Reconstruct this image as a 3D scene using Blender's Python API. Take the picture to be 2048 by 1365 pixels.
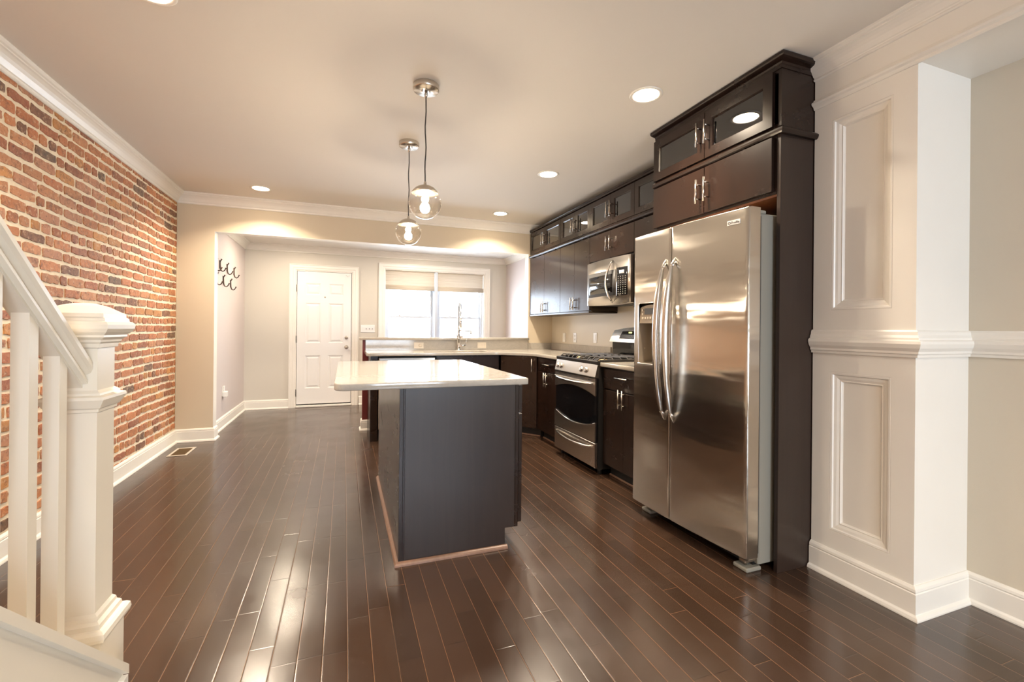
import bpy, bmesh, math, random
from mathutils import Vector, Matrix, noise
PI = math.pi
rad = math.radians
scn = bpy.context.scene
for o in list(bpy.data.objects):
    bpy.data.objects.remove(o)
COL = scn.collection

# ------------------------------------------------------------ camera
cd = bpy.data.cameras.new('camera')
cam = bpy.data.objects.new('camera', cd)
COL.objects.link(cam)
scn.camera = cam
cd.sensor_fit = 'HORIZONTAL'
cd.sensor_width = 36.0
cd.lens = 36.0 * 900.9 / 2048
cd.shift_y = -25.2 / 2048
cd.clip_start = 0.02
cd.clip_end = 200
YAW, PITCH, ROLL = rad(20.402), rad(0.053), rad(0.548)
CAMH = 1.217
fw = Vector((math.sin(YAW) * math.cos(PITCH), math.cos(YAW) * math.cos(PITCH), math.sin(PITCH)))
rt = Vector((math.cos(YAW), -math.sin(YAW), 0))
up = rt.cross(fw)
r2 = rt * math.cos(ROLL) + up * math.sin(ROLL)
u2 = up * math.cos(ROLL) - rt * math.sin(ROLL)
M = Matrix((r2, u2, -fw)).transposed().to_4x4()
M.translation = (0, 0, CAMH)
cam.matrix_world = M

# ------------------------------------------------------------ world, exposure
w = bpy.data.worlds.new('world')
scn.world = w
w.use_nodes = True
bg = w.node_tree.nodes['Background']
bg.inputs['Color'].default_value = (0.80, 0.90, 1.0, 1)
bg.inputs['Strength'].default_value = 7.5
scn.view_settings.view_transform = 'Standard'
scn.view_settings.look = 'None'
scn.view_settings.gamma = 1
scn.view_settings.exposure = 1.46
scn.view_settings.use_curve_mapping = False

SKY = 3.2
def portal(name, loc, sx, sy, direction):
    l = bpy.data.lights.new(name, 'AREA')
    l.shape = 'RECTANGLE'; l.size = sx; l.size_y = sy
    l.cycles.is_portal = True
    o = bpy.data.objects.new(name, l); COL.objects.link(o)
    o.location = loc
    o.rotation_euler = Vector(direction).to_track_quat('-Z', 'Y').to_euler()
    return o
portal('window_daylight', (1.43, 7.66, 1.45), 1.7, 1.5, (0, -1, 0))
portal('front_window_daylight', (1.1, -4.17, 1.425), 2.1, 1.75, (0, 1, 0))

# ------------------------------------------------------------ material helpers
class NT:
    def __init__(s, m): s.t = m.node_tree; s.m = m
    def n(s, typ, inp=None, **kw):
        nd = s.t.nodes.new(typ)
        for k, v in kw.items(): setattr(nd, k, v)
        for k, v in (inp or {}).items(): s.set(nd.inputs[k], v)
        return nd
    def set(s, sock, v):
        if isinstance(v, bpy.types.NodeSocket): s.t.links.new(v, sock)
        elif isinstance(v, bpy.types.Node): s.t.links.new(v.outputs[0], sock)
        else:
            if sock.type == 'RGBA' and len(v) == 3: v = (*v, 1)
            sock.default_value = v
    def math(s, op, a, b=0.0, c=0.0):
        nd = s.n('ShaderNodeMath', operation=op)
        for i, v in enumerate((a, b, c)): s.set(nd.inputs[i], v)
        return nd.outputs[0]
    def mix(s, f, a, b, mode='MIX'):
        nd = s.n('ShaderNodeMix', data_type='RGBA', blend_type=mode)
        s.set(nd.inputs['Factor'], f); s.set(nd.inputs['A'], a); s.set(nd.inputs['B'], b)
        return nd.outputs['Result']
    def ramp(s, f, stops, interp='LINEAR'):
        nd = s.n('ShaderNodeValToRGB'); s.set(nd.inputs[0], f)
        cr = nd.color_ramp; cr.interpolation = interp
        while len(cr.elements) < len(stops): cr.elements.new(0.5)
        for e, (p, c) in zip(cr.elements, stops):
            e.position = p; e.color = (*c, 1) if len(c) == 3 else c
        return nd.outputs[0]
    def obj(s): return s.n('ShaderNodeTexCoord').outputs['Object']
    def geo(s): return s.n('ShaderNodeNewGeometry').outputs['Position']
    def map(s, v, scale=(1, 1, 1), rot=(0, 0, 0), loc=(0, 0, 0)):
        nd = s.n('ShaderNodeMapping'); s.set(nd.inputs['Vector'], v)
        nd.inputs['Scale'].default_value = scale; nd.inputs['Rotation'].default_value = rot
        nd.inputs['Location'].default_value = loc
        return nd.outputs[0]
    def noise(s, v, scale, detail=4, rough=0.5, dist=0.0):
        nd = s.n('ShaderNodeTexNoise'); s.set(nd.inputs['Vector'], v)
        nd.inputs['Scale'].default_value = scale; nd.inputs['Detail'].default_value = detail
        nd.inputs['Roughness'].default_value = rough; nd.inputs['Distortion'].default_value = dist
        return nd.outputs['Fac']
    def bump(s, h, strength, dist=0.01, normal=None):
        nd = s.n('ShaderNodeBump'); s.set(nd.inputs['Height'], h)
        nd.inputs['Strength'].default_value = strength; nd.inputs['Distance'].default_value = dist
        if normal is not None: s.set(nd.inputs['Normal'], normal)
        return nd.outputs[0]

MATS = {}
def newmat(name):
    m = bpy.data.materials.new(name); m.use_nodes = True
    b = m.node_tree.nodes['Principled BSDF']
    MATS[name] = m
    return m, NT(m), b
def pmat(name, col, rough=0.5, metal=0.0, spec=0.5, var=0.0, vscale=30, bump=0.0, bscale=200, coat=0.0, aniso=0.0):
    m, t, b = newmat(name)
    v = t.geo()
    if var > 0:
        f = t.noise(v, vscale, 3)
        c = t.mix(f, tuple(x * (1 - var) for x in col), tuple(min(1, x * (1 + var)) for x in col))
        t.set(b.inputs['Base Color'], c)
    else:
        b.inputs['Base Color'].default_value = (*col, 1)
    b.inputs['Roughness'].default_value = rough
    b.inputs['Metallic'].default_value = metal
    b.inputs['Specular IOR Level'].default_value = spec
    b.inputs['Coat Weight'].default_value = coat
    b.inputs['Anisotropic'].default_value = aniso
    if bump > 0:
        t.set(b.inputs['Normal'], t.bump(t.noise(v, bscale, 3), bump, 0.002))
    return m

pmat('wall_beige', (0.66, 0.565, 0.42), 0.55, var=0.02, vscale=2, bump=0.15, bscale=260)
pmat('wall_cream', (0.66, 0.60, 0.49), 0.55, var=0.02, vscale=2, bump=0.15, bscale=260)
pmat('wall_far', (0.66, 0.62, 0.545), 0.55, var=0.02, vscale=2, bump=0.15, bscale=260)
pmat('wall_mauve', (0.64, 0.575, 0.555), 0.55, var=0.02, vscale=2, bump=0.15, bscale=260)
pmat('wall_maroon', (0.16, 0.018, 0.014), 0.5, var=0.05, vscale=8)
pmat('ceiling_paint', (0.75, 0.715, 0.66), 0.75, var=0.015, vscale=1.5, bump=0.1, bscale=200)
pmat('trim_white', (0.85, 0.815, 0.745), 0.32, var=0.02, vscale=6, bump=0.03, bscale=40)
pmat('door_white', (0.84, 0.83, 0.81), 0.35, var=0.01, vscale=4)
pmat('vinyl_white', (0.60, 0.65, 0.72), 0.35)
pmat('stair_cream', (0.82, 0.76, 0.65), 0.35, var=0.04, vscale=5, bump=0.05, bscale=30)
pmat('plastic_white', (0.82, 0.81, 0.78), 0.35)
pmat('plastic_almond', (0.74, 0.66, 0.54), 0.35)
pmat('black_plastic', (0.012, 0.012, 0.013), 0.35)
pmat('black_gloss', (0.006, 0.006, 0.007), 0.06, spec=0.6)
pmat('black_enamel', (0.02, 0.018, 0.017), 0.25)
pmat('cast_iron', (0.03, 0.025, 0.022), 0.5, bump=0.3, bscale=300)
pmat('fridge_grey', (0.27, 0.255, 0.215), 0.42, bump=0.25, bscale=500)
pmat('dark_grey', (0.06, 0.06, 0.06), 0.5)
pmat('dispenser_tan', (0.30, 0.245, 0.18), 0.4)
pmat('nickel', (0.62, 0.58, 0.52), 0.22, metal=1.0)
pmat('satin_nickel', (0.56, 0.51, 0.44), 0.32, metal=1.0)
pmat('chrome', (0.72, 0.72, 0.72), 0.10, metal=1.0)
pmat('brass_dull', (0.42, 0.30, 0.15), 0.4, metal=0.8)
pmat('hook_bronze', (0.10, 0.07, 0.055), 0.35, metal=0.6)
pmat('key_grey', (0.30, 0.285, 0.26), 0.5)
pmat('toe_black', (0.010, 0.008, 0.007), 0.6)
pmat('vent_metal', (0.66, 0.60, 0.50), 0.35, metal=0.3)
pmat('vent_dark', (0.17, 0.11, 0.05), 0.6)
pmat('exterior', (0.75, 0.78, 0.80), 0.8)
pmat('gap_shadow', (0.02, 0.02, 0.02), 0.8)
pmat('cord_black', (0.03, 0.025, 0.02), 0.5)

# espresso cabinet wood
def wood(name, dark, light, rough=0.33, spec=0.5):
    m, t, b = newmat(name)
    v = t.geo()
    g = t.noise(t.map(v, (38, 38, 1.6)), 1.0, 5, 0.6, 0.6)
    l = t.noise(t.map(v, (2.2, 2.2, 1.2)), 1.0, 3, 0.6)
    f = t.math('ADD', t.math('MULTIPLY', g, 0.4), t.math('MULTIPLY', l, 0.6))
    t.set(b.inputs['Base Color'], t.ramp(f, [(0.3, dark), (0.7, light)]))
    sm = t.noise(t.map(v, (5, 5, 7)), 1.0, 4, 0.65)
    t.set(b.inputs['Roughness'], t.ramp(sm, [(0.3, (rough,) * 3), (0.7, (rough + .03,) * 3)]))
    b.inputs['Specular IOR Level'].default_value = spec
    t.set(b.inputs['Normal'], t.bump(g, 0.03, 0.001))
    return m
wood('espresso', (0.0095, 0.0045, 0.003), (0.025, 0.0115, 0.007), 0.25, 0.42)
wood('espresso_panel', (0.019, 0.0105, 0.008), (0.036, 0.021, 0.015), 0.30, 0.5)
wood('walnut_inside', (0.12, 0.035, 0.008), (0.20, 0.065, 0.016), 0.5)
wood('shoe_brown', (0.16, 0.085, 0.055), (0.30, 0.17, 0.11), 0.35)

# brushed stainless
def steel(name, col, rough, aniso, rot=0.0, vert=True, amt=0.02):
    m, t, b = newmat(name)
    v = t.geo()
    s = (220, 220, 1.0) if vert else (1.0, 1.0, 220)
    g = t.noise(t.map(v, s), 1.0, 3, 0.6)
    c = t.mix(g, tuple(x * 0.985 for x in col), tuple(min(1, x * 1.015) for x in col))
    t.set(b.inputs['Base Color'], c)
    b.inputs['Metallic'].default_value = 1
    t.set(b.inputs['Roughness'], t.ramp(g, [(0.2, (rough - amt / 2,) * 3), (0.8, (rough + amt / 2,) * 3)]))
    if aniso:
        b.inputs['Anisotropic'].default_value = aniso
        b.inputs['Anisotropic Rotation'].default_value = rot
        tg = t.n('ShaderNodeTangent', direction_type='RADIAL', axis='Z')
        t.set(b.inputs['Tangent'], tg.outputs[0])
        t.set(b.inputs['Normal'], t.bump(t.noise(t.map(v, (1, 2.0, 9)), 1.0, 2, 0.5), 0.8, 0.006))
    return m
steel('stainless', (0.60, 0.56, 0.51), 0.26, 0.0)
steel('stainless_door', (0.58, 0.54, 0.48), 0.20, 0.9, 0.0, vert=False)
steel('stainless_bright', (0.72, 0.70, 0.66), 0.18, 0.0)

# glass: thin panes that let light straight through
def glass(name, tint, gloss_rough=0.0, refl=1.0):
    m, t, b = newmat(name)
    tr = t.n('ShaderNodeBsdfTransparent', {'Color': tint})
    gl = t.n('ShaderNodeBsdfGlossy', {'Color': (1, 1, 1), 'Roughness': gloss_rough})
    lw = t.n('ShaderNodeLayerWeight', {'Blend': 0.5})
    fac = t.math('MULTIPLY', t.math('ADD', 0.045, t.math('MULTIPLY', t.math('POWER', lw.outputs['Facing'], 4.0), 0.75)), refl)
    mx = t.n('ShaderNodeMixShader')
    t.set(mx.inputs[0], fac); t.set(mx.inputs[1], tr.outputs[0]); t.set(mx.inputs[2], gl.outputs[0])
    out = [n for n in t.t.nodes if n.type == 'OUTPUT_MATERIAL'][0]
    t.set(out.inputs['Surface'], mx.outputs[0])
    return m
glass('window_glass', (0.97, 0.98, 1.0))
glass('globe_glass', (0.95, 0.94, 0.92), 0.03, 1.9)
glass('cabinet_glass', (0.30, 0.30, 0.31), 0.01, 2.0)

def emit(name, col, s):
    m, t, b = newmat(name)
    b.inputs['Base Color'].default_value = (1, 1, 1, 1)
    b.inputs['Emission Color'].default_value = (*col, 1)
    b.inputs['Emission Strength'].default_value = s
    return m
emit('can_light', (1.0, 0.80, 0.56), 22)
emit('bulb_light', (1.0, 0.82, 0.62), 195)
emit('display_lcd', (0.45, 0.55, 0.50), 0.12)
emit('display_amber', (0.7, 0.75, 0.1), 1.2)
emit('hood_light', (1.0, 0.72, 0.42), 12)

# marble worktops
def marble(name, a, b_, vein, rough=0.09):
    m, t, b = newmat(name)
    v = t.geo()
    n1 = t.noise(v, 3.0, 8, 0.62, 1.2)
    n2 = t.noise(t.map(v, (1.0, 2.2, 1.5), (0, 0, 0.5)), 4.0, 9, 0.72, 1.0)
    vv = t.math('ABSOLUTE', t.math('SUBTRACT', n2, 0.5))
    vm = t.ramp(vv, [(0.0, (1, 1, 1)), (0.035, (0.25,) * 3), (0.10, (0, 0, 0))])
    c = t.mix(n1, a, b_)
    n3 = t.noise(v, 45, 4, 0.6)
    c = t.mix(t.math('MULTIPLY', n3, 0.25), c, vein)
    t.set(b.inputs['Base Color'], t.mix(t.math('MULTIPLY', vm, 0.22), c, vein))
    b.inputs['Roughness'].default_value = rough
    b.inputs['Specular IOR Level'].default_value = 0.55
    return m
marble('marble', (0.57, 0.53, 0.465), (0.46, 0.425, 0.37), (0.27, 0.25, 0.225))

# floor: dark strip boards running along Y
def floor_mat():
    m, t, b = newmat('floor_boards')
    g = t.geo()
    sp = t.n('ShaderNodeSeparateXYZ', {0: g})
    x = t.math('DIVIDE', t.math('ADD', sp.outputs[0], 10.012), 0.0865)
    row = t.math('FLOOR', x)
    fx = t.math('SUBTRACT', x, row)
    wn = t.n('ShaderNodeTexWhiteNoise', {'W': row}, noise_dimensions='1D')
    y = t.math('DIVIDE', t.math('ADD', sp.outputs[1], t.math('MULTIPLY', wn.outputs[0], 5.0)), 0.50)
    y = t.math('ADD', y, 20.0)
    bd = t.math('FLOOR', y)
    fy = t.math('SUBTRACT', y, bd)
    cid = t.n('ShaderNodeCombineXYZ', {0: row, 1: bd})
    wc = t.n('ShaderNodeTexWhiteNoise', {0: cid}, noise_dimensions='2D')
    grain = t.noise(t.map(g, (60, 4, 1)), 1.0, 5, 0.6, 0.4)
    f = t.math('ADD', t.math('MULTIPLY', wc.outputs[0], 0.6), t.math('MULTIPLY', grain, 0.4))
    base = t.ramp(f, [(0.1, (0.034, 0.018, 0.011)), (0.5, (0.045, 0.024, 0.0145)), (0.9, (0.058, 0.031, 0.019))])
    # gaps
    dx = t.math('MULTIPLY', t.math('MINIMUM', fx, t.math('SUBTRACT', 1.0, fx)), 0.0865)
    dy = t.math('MULTIPLY', t.math('MINIMUM', fy, t.math('SUBTRACT', 1.0, fy)), 0.50)
    gx = t.math('LESS_THAN', dx, 0.0007)
    gy = t.math('LESS_THAN', dy, 0.0009)
    wear = t.noise(t.map(g, (12, 2.0, 1)), 1.0, 3, 0.6)
    wearm = t.ramp(wear, [(0.25, (0.25,) * 3), (0.55, (1, 1, 1))])
    c = t.mix(t.math('MULTIPLY', gx, wearm), base, (0.27, 0.145, 0.075))
    wn2 = t.n('ShaderNodeTexWhiteNoise', {'W': t.math('ADD', bd, t.math('MULTIPLY', row, 7.31))}, noise_dimensions='1D')
    ec = t.mix(t.math('GREATER_THAN', wn2.outputs[0], 0.88), (0.008, 0.005, 0.003), (0.30, 0.16, 0.08))
    c = t.mix(gy, c, ec)
    # scuffs: short fine scratches
    sc = None
    for k, (a, sca) in enumerate(((0.5, 17), (-0.7, 23), (1.3, 13), (2.2, 29), (2.9, 37))):
        q = t.noise(t.map(g, (sca, sca * .6, 1), (0, 0, a), (k * 3.1, k, 0)), 1.0, 1, 0.3, 0.5)
        ln = t.math('LESS_THAN', t.math('ABSOLUTE', t.math('SUBTRACT', q, 0.5)), 0.0035 * sca / 17)
        br = t.math('GREATER_THAN', t.noise(t.map(g, (sca * 1.7, sca * 2, 1), (0, 0, k), (k, 5.1, 0)), 1.0, 2, 0.5), 0.52)
        r = t.math('MULTIPLY', ln, br)
        sc = r if sc is None else t.math('MAXIMUM', sc, r)
    area = t.ramp(t.noise(g, 1.6, 4, 0.6), [(0.45, (0, 0, 0)), (0.62, (1, 1, 1))])
    scm = t.math('MULTIPLY', sc, area)
    c = t.mix(t.math('MULTIPLY', scm, 0.0), c, (0.30, 0.17, 0.10))
    t.set(b.inputs['Base Color'], c)
    rn = t.noise(g, 3.0, 5, 0.6)
    rr = t.ramp(rn, [(0.3, (0.14,) * 3), (0.7, (0.24,) * 3)])
    t.set(b.inputs['Roughness'], t.math('ADD', rr, t.math('MULTIPLY', area, 0.06)))
    b.inputs['Specular IOR Level'].default_value = 0.6
    b.inputs['IOR'].default_value = 1.75
    hx = t.ramp(t.math('MINIMUM', dx, dy), [(0.0, (0, 0, 0)), (0.0022, (1, 1, 1))])
    hh = t.math('ADD', hx, t.math('MULTIPLY', sc, -0.10))
    tilt = t.noise(t.map(g, (9, 1.0, 1)), 1.0, 2, 0.5)
    n1 = t.bump(hh, 0.26, 0.0012)
    n2 = t.bump(tilt, 0.12, 0.006, n1)
    n3 = t.bump(t.noise(g, 320, 2, 0.6), 0.05, 0.001, n2)
    t.set(b.inputs['Normal'], n3)
    return m
floor_mat()

# brick and mortar
def brick_mats():
    m, t, b = newmat('brick')
    a = t.n('ShaderNodeAttribute', attribute_name='brick_tint')
    g = t.geo()
    n = t.noise(g, 28, 6, 0.7, 0.5)
    n2 = t.noise(g, 120, 4, 0.7)
    sp = t.ramp(t.noise(g, 70, 3, 0.7), [(0.62, (0, 0, 0)), (0.67, (1, 1, 1))])
    c = t.mix(t.ramp(n, [(0.35, (0, 0, 0)), (0.75, (0.5, 0.5, 0.5))]), a.outputs['Color'], (0.58, 0.30, 0.15))
    dk = t.ramp(t.noise(g, 18, 6, 0.8), [(0.50, (0, 0, 0)), (0.66, (0.80,) * 3)])
    c = t.mix(dk, c, (0.16, 0.07, 0.04))
    c = t.mix(t.math('MULTIPLY', sp, 0.7), c, (0.04, 0.02, 0.015))
    fl = t.ramp(t.noise(g, 48, 4, 0.6), [(0.56, (0, 0, 0)), (0.68, (0.55,) * 3)])
    c = t.mix(fl, c, (0.70, 0.50, 0.33))
    t.set(b.inputs['Base Color'], c)
    b.inputs['Roughness'].default_value = 0.55
    b.inputs['Specular IOR Level'].default_value = 0.4
    t.set(b.inputs['Normal'], t.bump(t.math('ADD', n, t.math('MULTIPLY', n2, 0.5)), 0.5, 0.006))
    m, t, b = newmat('mortar')
    g = t.geo()
    n = t.noise(g, 40, 5, 0.7)
    c = t.ramp(n, [(0.3, (0.82, 0.69, 0.50)), (0.7, (0.91, 0.82, 0.64))])
    t.set(b.inputs['Base Color'], c)
    b.inputs['Roughness'].default_value = 0.7
    t.set(b.inputs['Normal'], t.bump(n, 0.6, 0.006))
brick_mats()

# shade fabric
def shade_mat():
    m, t, b = newmat('shade_fabric')
    g = t.geo()
    w_ = t.noise(t.map(g, (3, 3, 160)), 1.0, 3, 0.6)
    t.set(b.inputs['Base Color'], t.ramp(w_, [(0.3, (0.50, 0.43, 0.34)), (0.7, (0.64, 0.57, 0.47))]))
    b.inputs['Roughness'].default_value = 0.8
    tr = t.n('ShaderNodeBsdfTranslucent', {'Color': (0.60, 0.52, 0.42)})
    mx = t.n('ShaderNodeMixShader', {0: 0.035})
    t.set(mx.inputs[1], b.outputs[0]); t.set(mx.inputs[2], tr.outputs[0])
    out = [n for n in t.t.nodes if n.type == 'OUTPUT_MATERIAL'][0]
    t.set(out.inputs['Surface'], mx.outputs[0])
shade_mat()

# ------------------------------------------------------------ mesh helpers
def BM(): return bmesh.new()
def add_verts_faces(bm, vs, fs, mi=0, smooth=False):
    bv = [bm.verts.new(v) for v in vs]
    out = []
    for f in fs:
        try:
            fc = bm.faces.new([bv[i] for i in f]); fc.material_index = mi; fc.smooth = smooth; out.append(fc)
        except ValueError: pass
    return bv, out
BOXF = [(0, 3, 2, 1), (4, 5, 6, 7), (0, 1, 5, 4), (1, 2, 6, 5), (2, 3, 7, 6), (3, 0, 4, 7)]
def box(bm, x0, x1, y0, y1, z0, z1, bev=0.0, mi=0, T=None, seg=1):
    x0, x1 = min(x0, x1), max(x0, x1); y0, y1 = min(y0, y1), max(y0, y1); z0, z1 = min(z0, z1), max(z0, z1)
    vs = [Vector(v) for v in ((x0, y0, z0), (x1, y0, z0), (x1, y1, z0), (x0, y1, z0), (x0, y0, z1), (x1, y0, z1), (x1, y1, z1), (x0, y1, z1))]
    if T is not None: vs = [T @ v for v in vs]
    bv, fc = add_verts_faces(bm, vs, BOXF, mi)
    if bev > 0:
        es = list({e for f in fc for e in f.edges})
        bmesh.ops.bevel(bm, geom=es, offset=bev, segments=seg, affect='EDGES', profile=0.6, material=-1)
    return bv
def tube(bm, pts, r, n=12, mi=0, cap=True, smooth=True, flat=1.0):
    pts = [Vector(p) for p in pts]
    rs = r if isinstance(r, (list, tuple)) else [r] * len(pts)
    rings = []
    prev = None
    for i, p in enumerate(pts):
        if i == 0: d = pts[1] - p
        elif i == len(pts) - 1: d = p - pts[i - 1]
        else: d = (pts[i + 1] - pts[i - 1])
        d.normalize()
        if prev is None:
            a = Vector((0, 0, 1)) if abs(d.z) < 0.9 else Vector((1, 0, 0))
            u = d.cross(a).normalized()
        else:
            u = (prev - d * prev.dot(d)).normalized()
        prev = u
        v = d.cross(u)
        ring = [bm.verts.new(p + (u * math.cos(2 * PI * k / n) + v * flat * math.sin(2 * PI * k / n)) * rs[i]) for k in range(n)]
        rings.append(ring)
    for a, b_ in zip(rings, rings[1:]):
        for k in range(n):
            f = bm.faces.new((a[k], a[(k + 1) % n], b_[(k + 1) % n], b_[k])); f.smooth = smooth; f.material_index = mi
    if cap:
        for rr in (rings[0], rings[-1]):
            f = bm.faces.new(rr); f.material_index = mi
def lathe(bm, c, prof, n=32, axis='z', mi=0, smooth=True, closed=False):
    """prof: list of (radius, height) along axis from c"""
    c = Vector(c)
    ax = {'x': (Vector((0, 1, 0)), Vector((0, 0, 1)), Vector((1, 0, 0))),
          'y': (Vector((1, 0, 0)), Vector((0, 0, 1)), Vector((0, 1, 0))),
          'z': (Vector((1, 0, 0)), Vector((0, 1, 0)), Vector((0, 0, 1)))}[axis] if isinstance(axis, str) else axis
    rings = []
    for r, h in prof:
        if r < 1e-6: rings.append([bm.verts.new(c + ax[2] * h)])
        else: rings.append([bm.verts.new(c + ax[2] * h + (ax[0] * math.cos(2 * PI * k / n) + ax[1] * math.sin(2 * PI * k / n)) * r) for k in range(n)])
    for a, b_ in zip(rings, rings[1:]):
        for k in range(n):
            k2 = (k + 1) % n
            vs = [a[k % len(a)], a[k2 % len(a)], b_[k2 % len(b_)], b_[k % len(b_)]]
            u = []
            for q in vs:
                if q not in u: u.append(q)
            if len(u) >= 3:
                f = bm.faces.new(u); f.smooth = smooth; f.material_index = mi
    if closed:
        for rr in (rings[0], rings[-1]):
            if len(rr) > 2:
                f = bm.faces.new(rr); f.material_index = mi
def prism(bm, poly, a, b_, T=None, mi=0, smooth_side=False):
    """poly of (p,q) in local xy, extruded local z from a to b_; T maps local to world"""
    n = len(poly)
    lo = [Vector((p, q, a)) for p, q in poly]; hi = [Vector((p, q, b_)) for p, q in poly]
    if T is not None: lo = [T @ v for v in lo]; hi = [T @ v for v in hi]
    fs = [tuple(range(n))[::-1], tuple(range(n, 2 * n))] + [(i, (i + 1) % n, n + (i + 1) % n, n + i) for i in range(n)]
    bv, fc = add_verts_faces(bm, lo + hi, fs, mi)
    if smooth_side:
        for f in fc[2:]: f.smooth = True
    return bv
def basis(o, u, v, w):
    m = Matrix((Vector(u), Vector(v), Vector(w))).transposed().to_4x4(); m.translation = Vector(o); return m
def moulding(bm, path, prof, mi=0, close=False):
    """sweep a profile (offset to the right of travel, z) along a plan polyline with mitred corners"""
    P = [Vector((p[0], p[1])) for p in path]
    n = len(P)
    rings = []
    for i in range(n):
        d0 = (P[i] - P[i - 1]).normalized() if (i > 0 or close) else None
        d1 = (P[(i + 1) % n] - P[i]).normalized() if (i < n - 1 or close) else None
        if d0 is None: d0 = d1
        if d1 is None: d1 = d0
        n0 = Vector((d0.y, -d0.x)); n1 = Vector((d1.y, -d1.x))
        m = (n0 + n1); m.normalize(); k = 1.0 / max(0.2, m.dot(n0))
        rings.append([bm.verts.new((P[i].x + m.x * k * o, P[i].y + m.y * k * o, z)) for o, z in prof])
    L = len(prof)
    rng = range(n) if close else range(n - 1)
    for i in rng:
        a, b_ = rings[i], rings[(i + 1) % n]
        for k in range(L):
            f = bm.faces.new((a[k], a[(k + 1) % L], b_[(k + 1) % L], b_[k])); f.material_index = mi
    if not close:
        bm.faces.new(rings[0]); bm.faces.new(rings[-1])
def curve_slab(outer, holes, z0, z1, bev=0.0, T=None, res=2):
    """flat slab with optional holes; returns bmesh"""
    cu = bpy.data.curves.new('tmp', 'CURVE'); cu.dimensions = '2D'; cu.fill_mode = 'BOTH'
    for poly in [outer] + list(holes):
        s = cu.splines.new('POLY'); s.points.add(len(poly) - 1)
        for p, q in zip(s.points, poly): p.co = (q[0], q[1], 0, 1)
        s.use_cyclic_u = True
    h = (z1 - z0) / 2
    cu.extrude = h - bev; cu.bevel_depth = bev; cu.bevel_resolution = res; cu.offset = -bev
    o = bpy.data.objects.new('tmp', cu); COL.objects.link(o)
    dg = bpy.context.evaluated_depsgraph_get()
    me = bpy.data.meshes.new_from_object(o.evaluated_get(dg))
    bm = bmesh.new(); bm.from_mesh(me)
    bpy.data.objects.remove(o); bpy.data.curves.remove(cu); bpy.data.meshes.remove(me)
    bmesh.ops.remove_doubles(bm, verts=bm.verts, dist=1e-5)
    bmesh.ops.translate(bm, verts=bm.verts, vec=(0, 0, z0 + h))
    if T is not None: bmesh.ops.transform(bm, matrix=T, verts=bm.verts)
    return bm
def rrect(x0, x1, y0, y1, r, n=6):
    out = []
    for cx, cy, a in ((x1 - r, y1 - r, 0), (x0 + r, y1 - r, 90), (x0 + r, y0 + r, 180), (x1 - r, y0 + r, 270)):
        for k in range(n + 1):
            t = rad(a + 90 * k / n); out.append((cx + r * math.cos(t), cy + r * math.sin(t)))
    return out

def wpos(o):
    v = Vector(o.location)
    p = o.parent
    while p: v += Vector(p.location); p = p.parent
    return v
def mesh_obj(name, bm, mats, parent=None, origin=None, recalc=True, smooth=None, label=None):
    if recalc: bmesh.ops.recalc_face_normals(bm, faces=bm.faces)
    off = wpos(parent) if parent else Vector((0, 0, 0))
    if origin is None:
        if parent is None and len(bm.verts):
            xs = [v.co for v in bm.verts]
            origin = Vector((sum(v.x for v in xs) / len(xs), sum(v.y for v in xs) / len(xs), min(v.z for v in xs)))
        else: origin = off
    origin = Vector(origin)
    bmesh.ops.translate(bm, verts=bm.verts, vec=-origin)
    me = bpy.data.meshes.new(name)
    bm.to_mesh(me); bm.free()
    if isinstance(mats, str): mats = [mats]
    for m in mats: me.materials.append(MATS[m])
    o = bpy.data.objects.new(name, me); COL.objects.link(o)
    if parent: o.parent = parent
    o.location = origin - off
    if label: o['label'] = label
    return o
def struct(name, bm, mats, parent=None, **k):
    o = mesh_obj(name, bm, mats, parent, origin=(0, 0, 0) if parent is None else None, **k)
    if parent is None: o['kind'] = 'structure'
    return o
def thing(name, label, cat, loc, group=None, kind=None):
    o = bpy.data.objects.new(name, None); COL.objects.link(o)
    o.empty_display_size = 0.1
    o.location = loc; o['label'] = label; o['category'] = cat
    if group: o['group'] = group
    if kind: o['kind'] = kind
    return o
def tag(o, label, cat, group=None):
    o['label'] = label; o['category'] = cat
    if group: o['group'] = group
    return o

# ------------------------------------------------------------ dimensions
XL, XR = -1.64, 2.67          # brick wall, right wall
YB = 5.60                     # return wall / pony wall plane
YR = -4.0                     # wall behind the camera
ZC = 2.605                    # kitchen ceiling
XAL, XAR, YF = -1.362, 2.663, 7.477
ZA = 2.43                     # alcove ceiling
XP = 2.284                    # pier and header face
YP0, YP1 = 1.20, 1.650

# ------------------------------------------------------------ shell
bm = BM(); box(bm, XL - .3, XR + .5, YR - .3, YF + .3, -.12, 0)
struct('floor', bm, 'floor_boards')
bm = BM(); box(bm, XL - .3, XR + .5, YR - .3, YB + .06, ZC, ZC + .12)
box(bm, XL - .3, XR + .5, YB + .06, YF + .3, ZA, ZA + .30)
struct('ceiling', bm, 'ceiling_paint')

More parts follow.
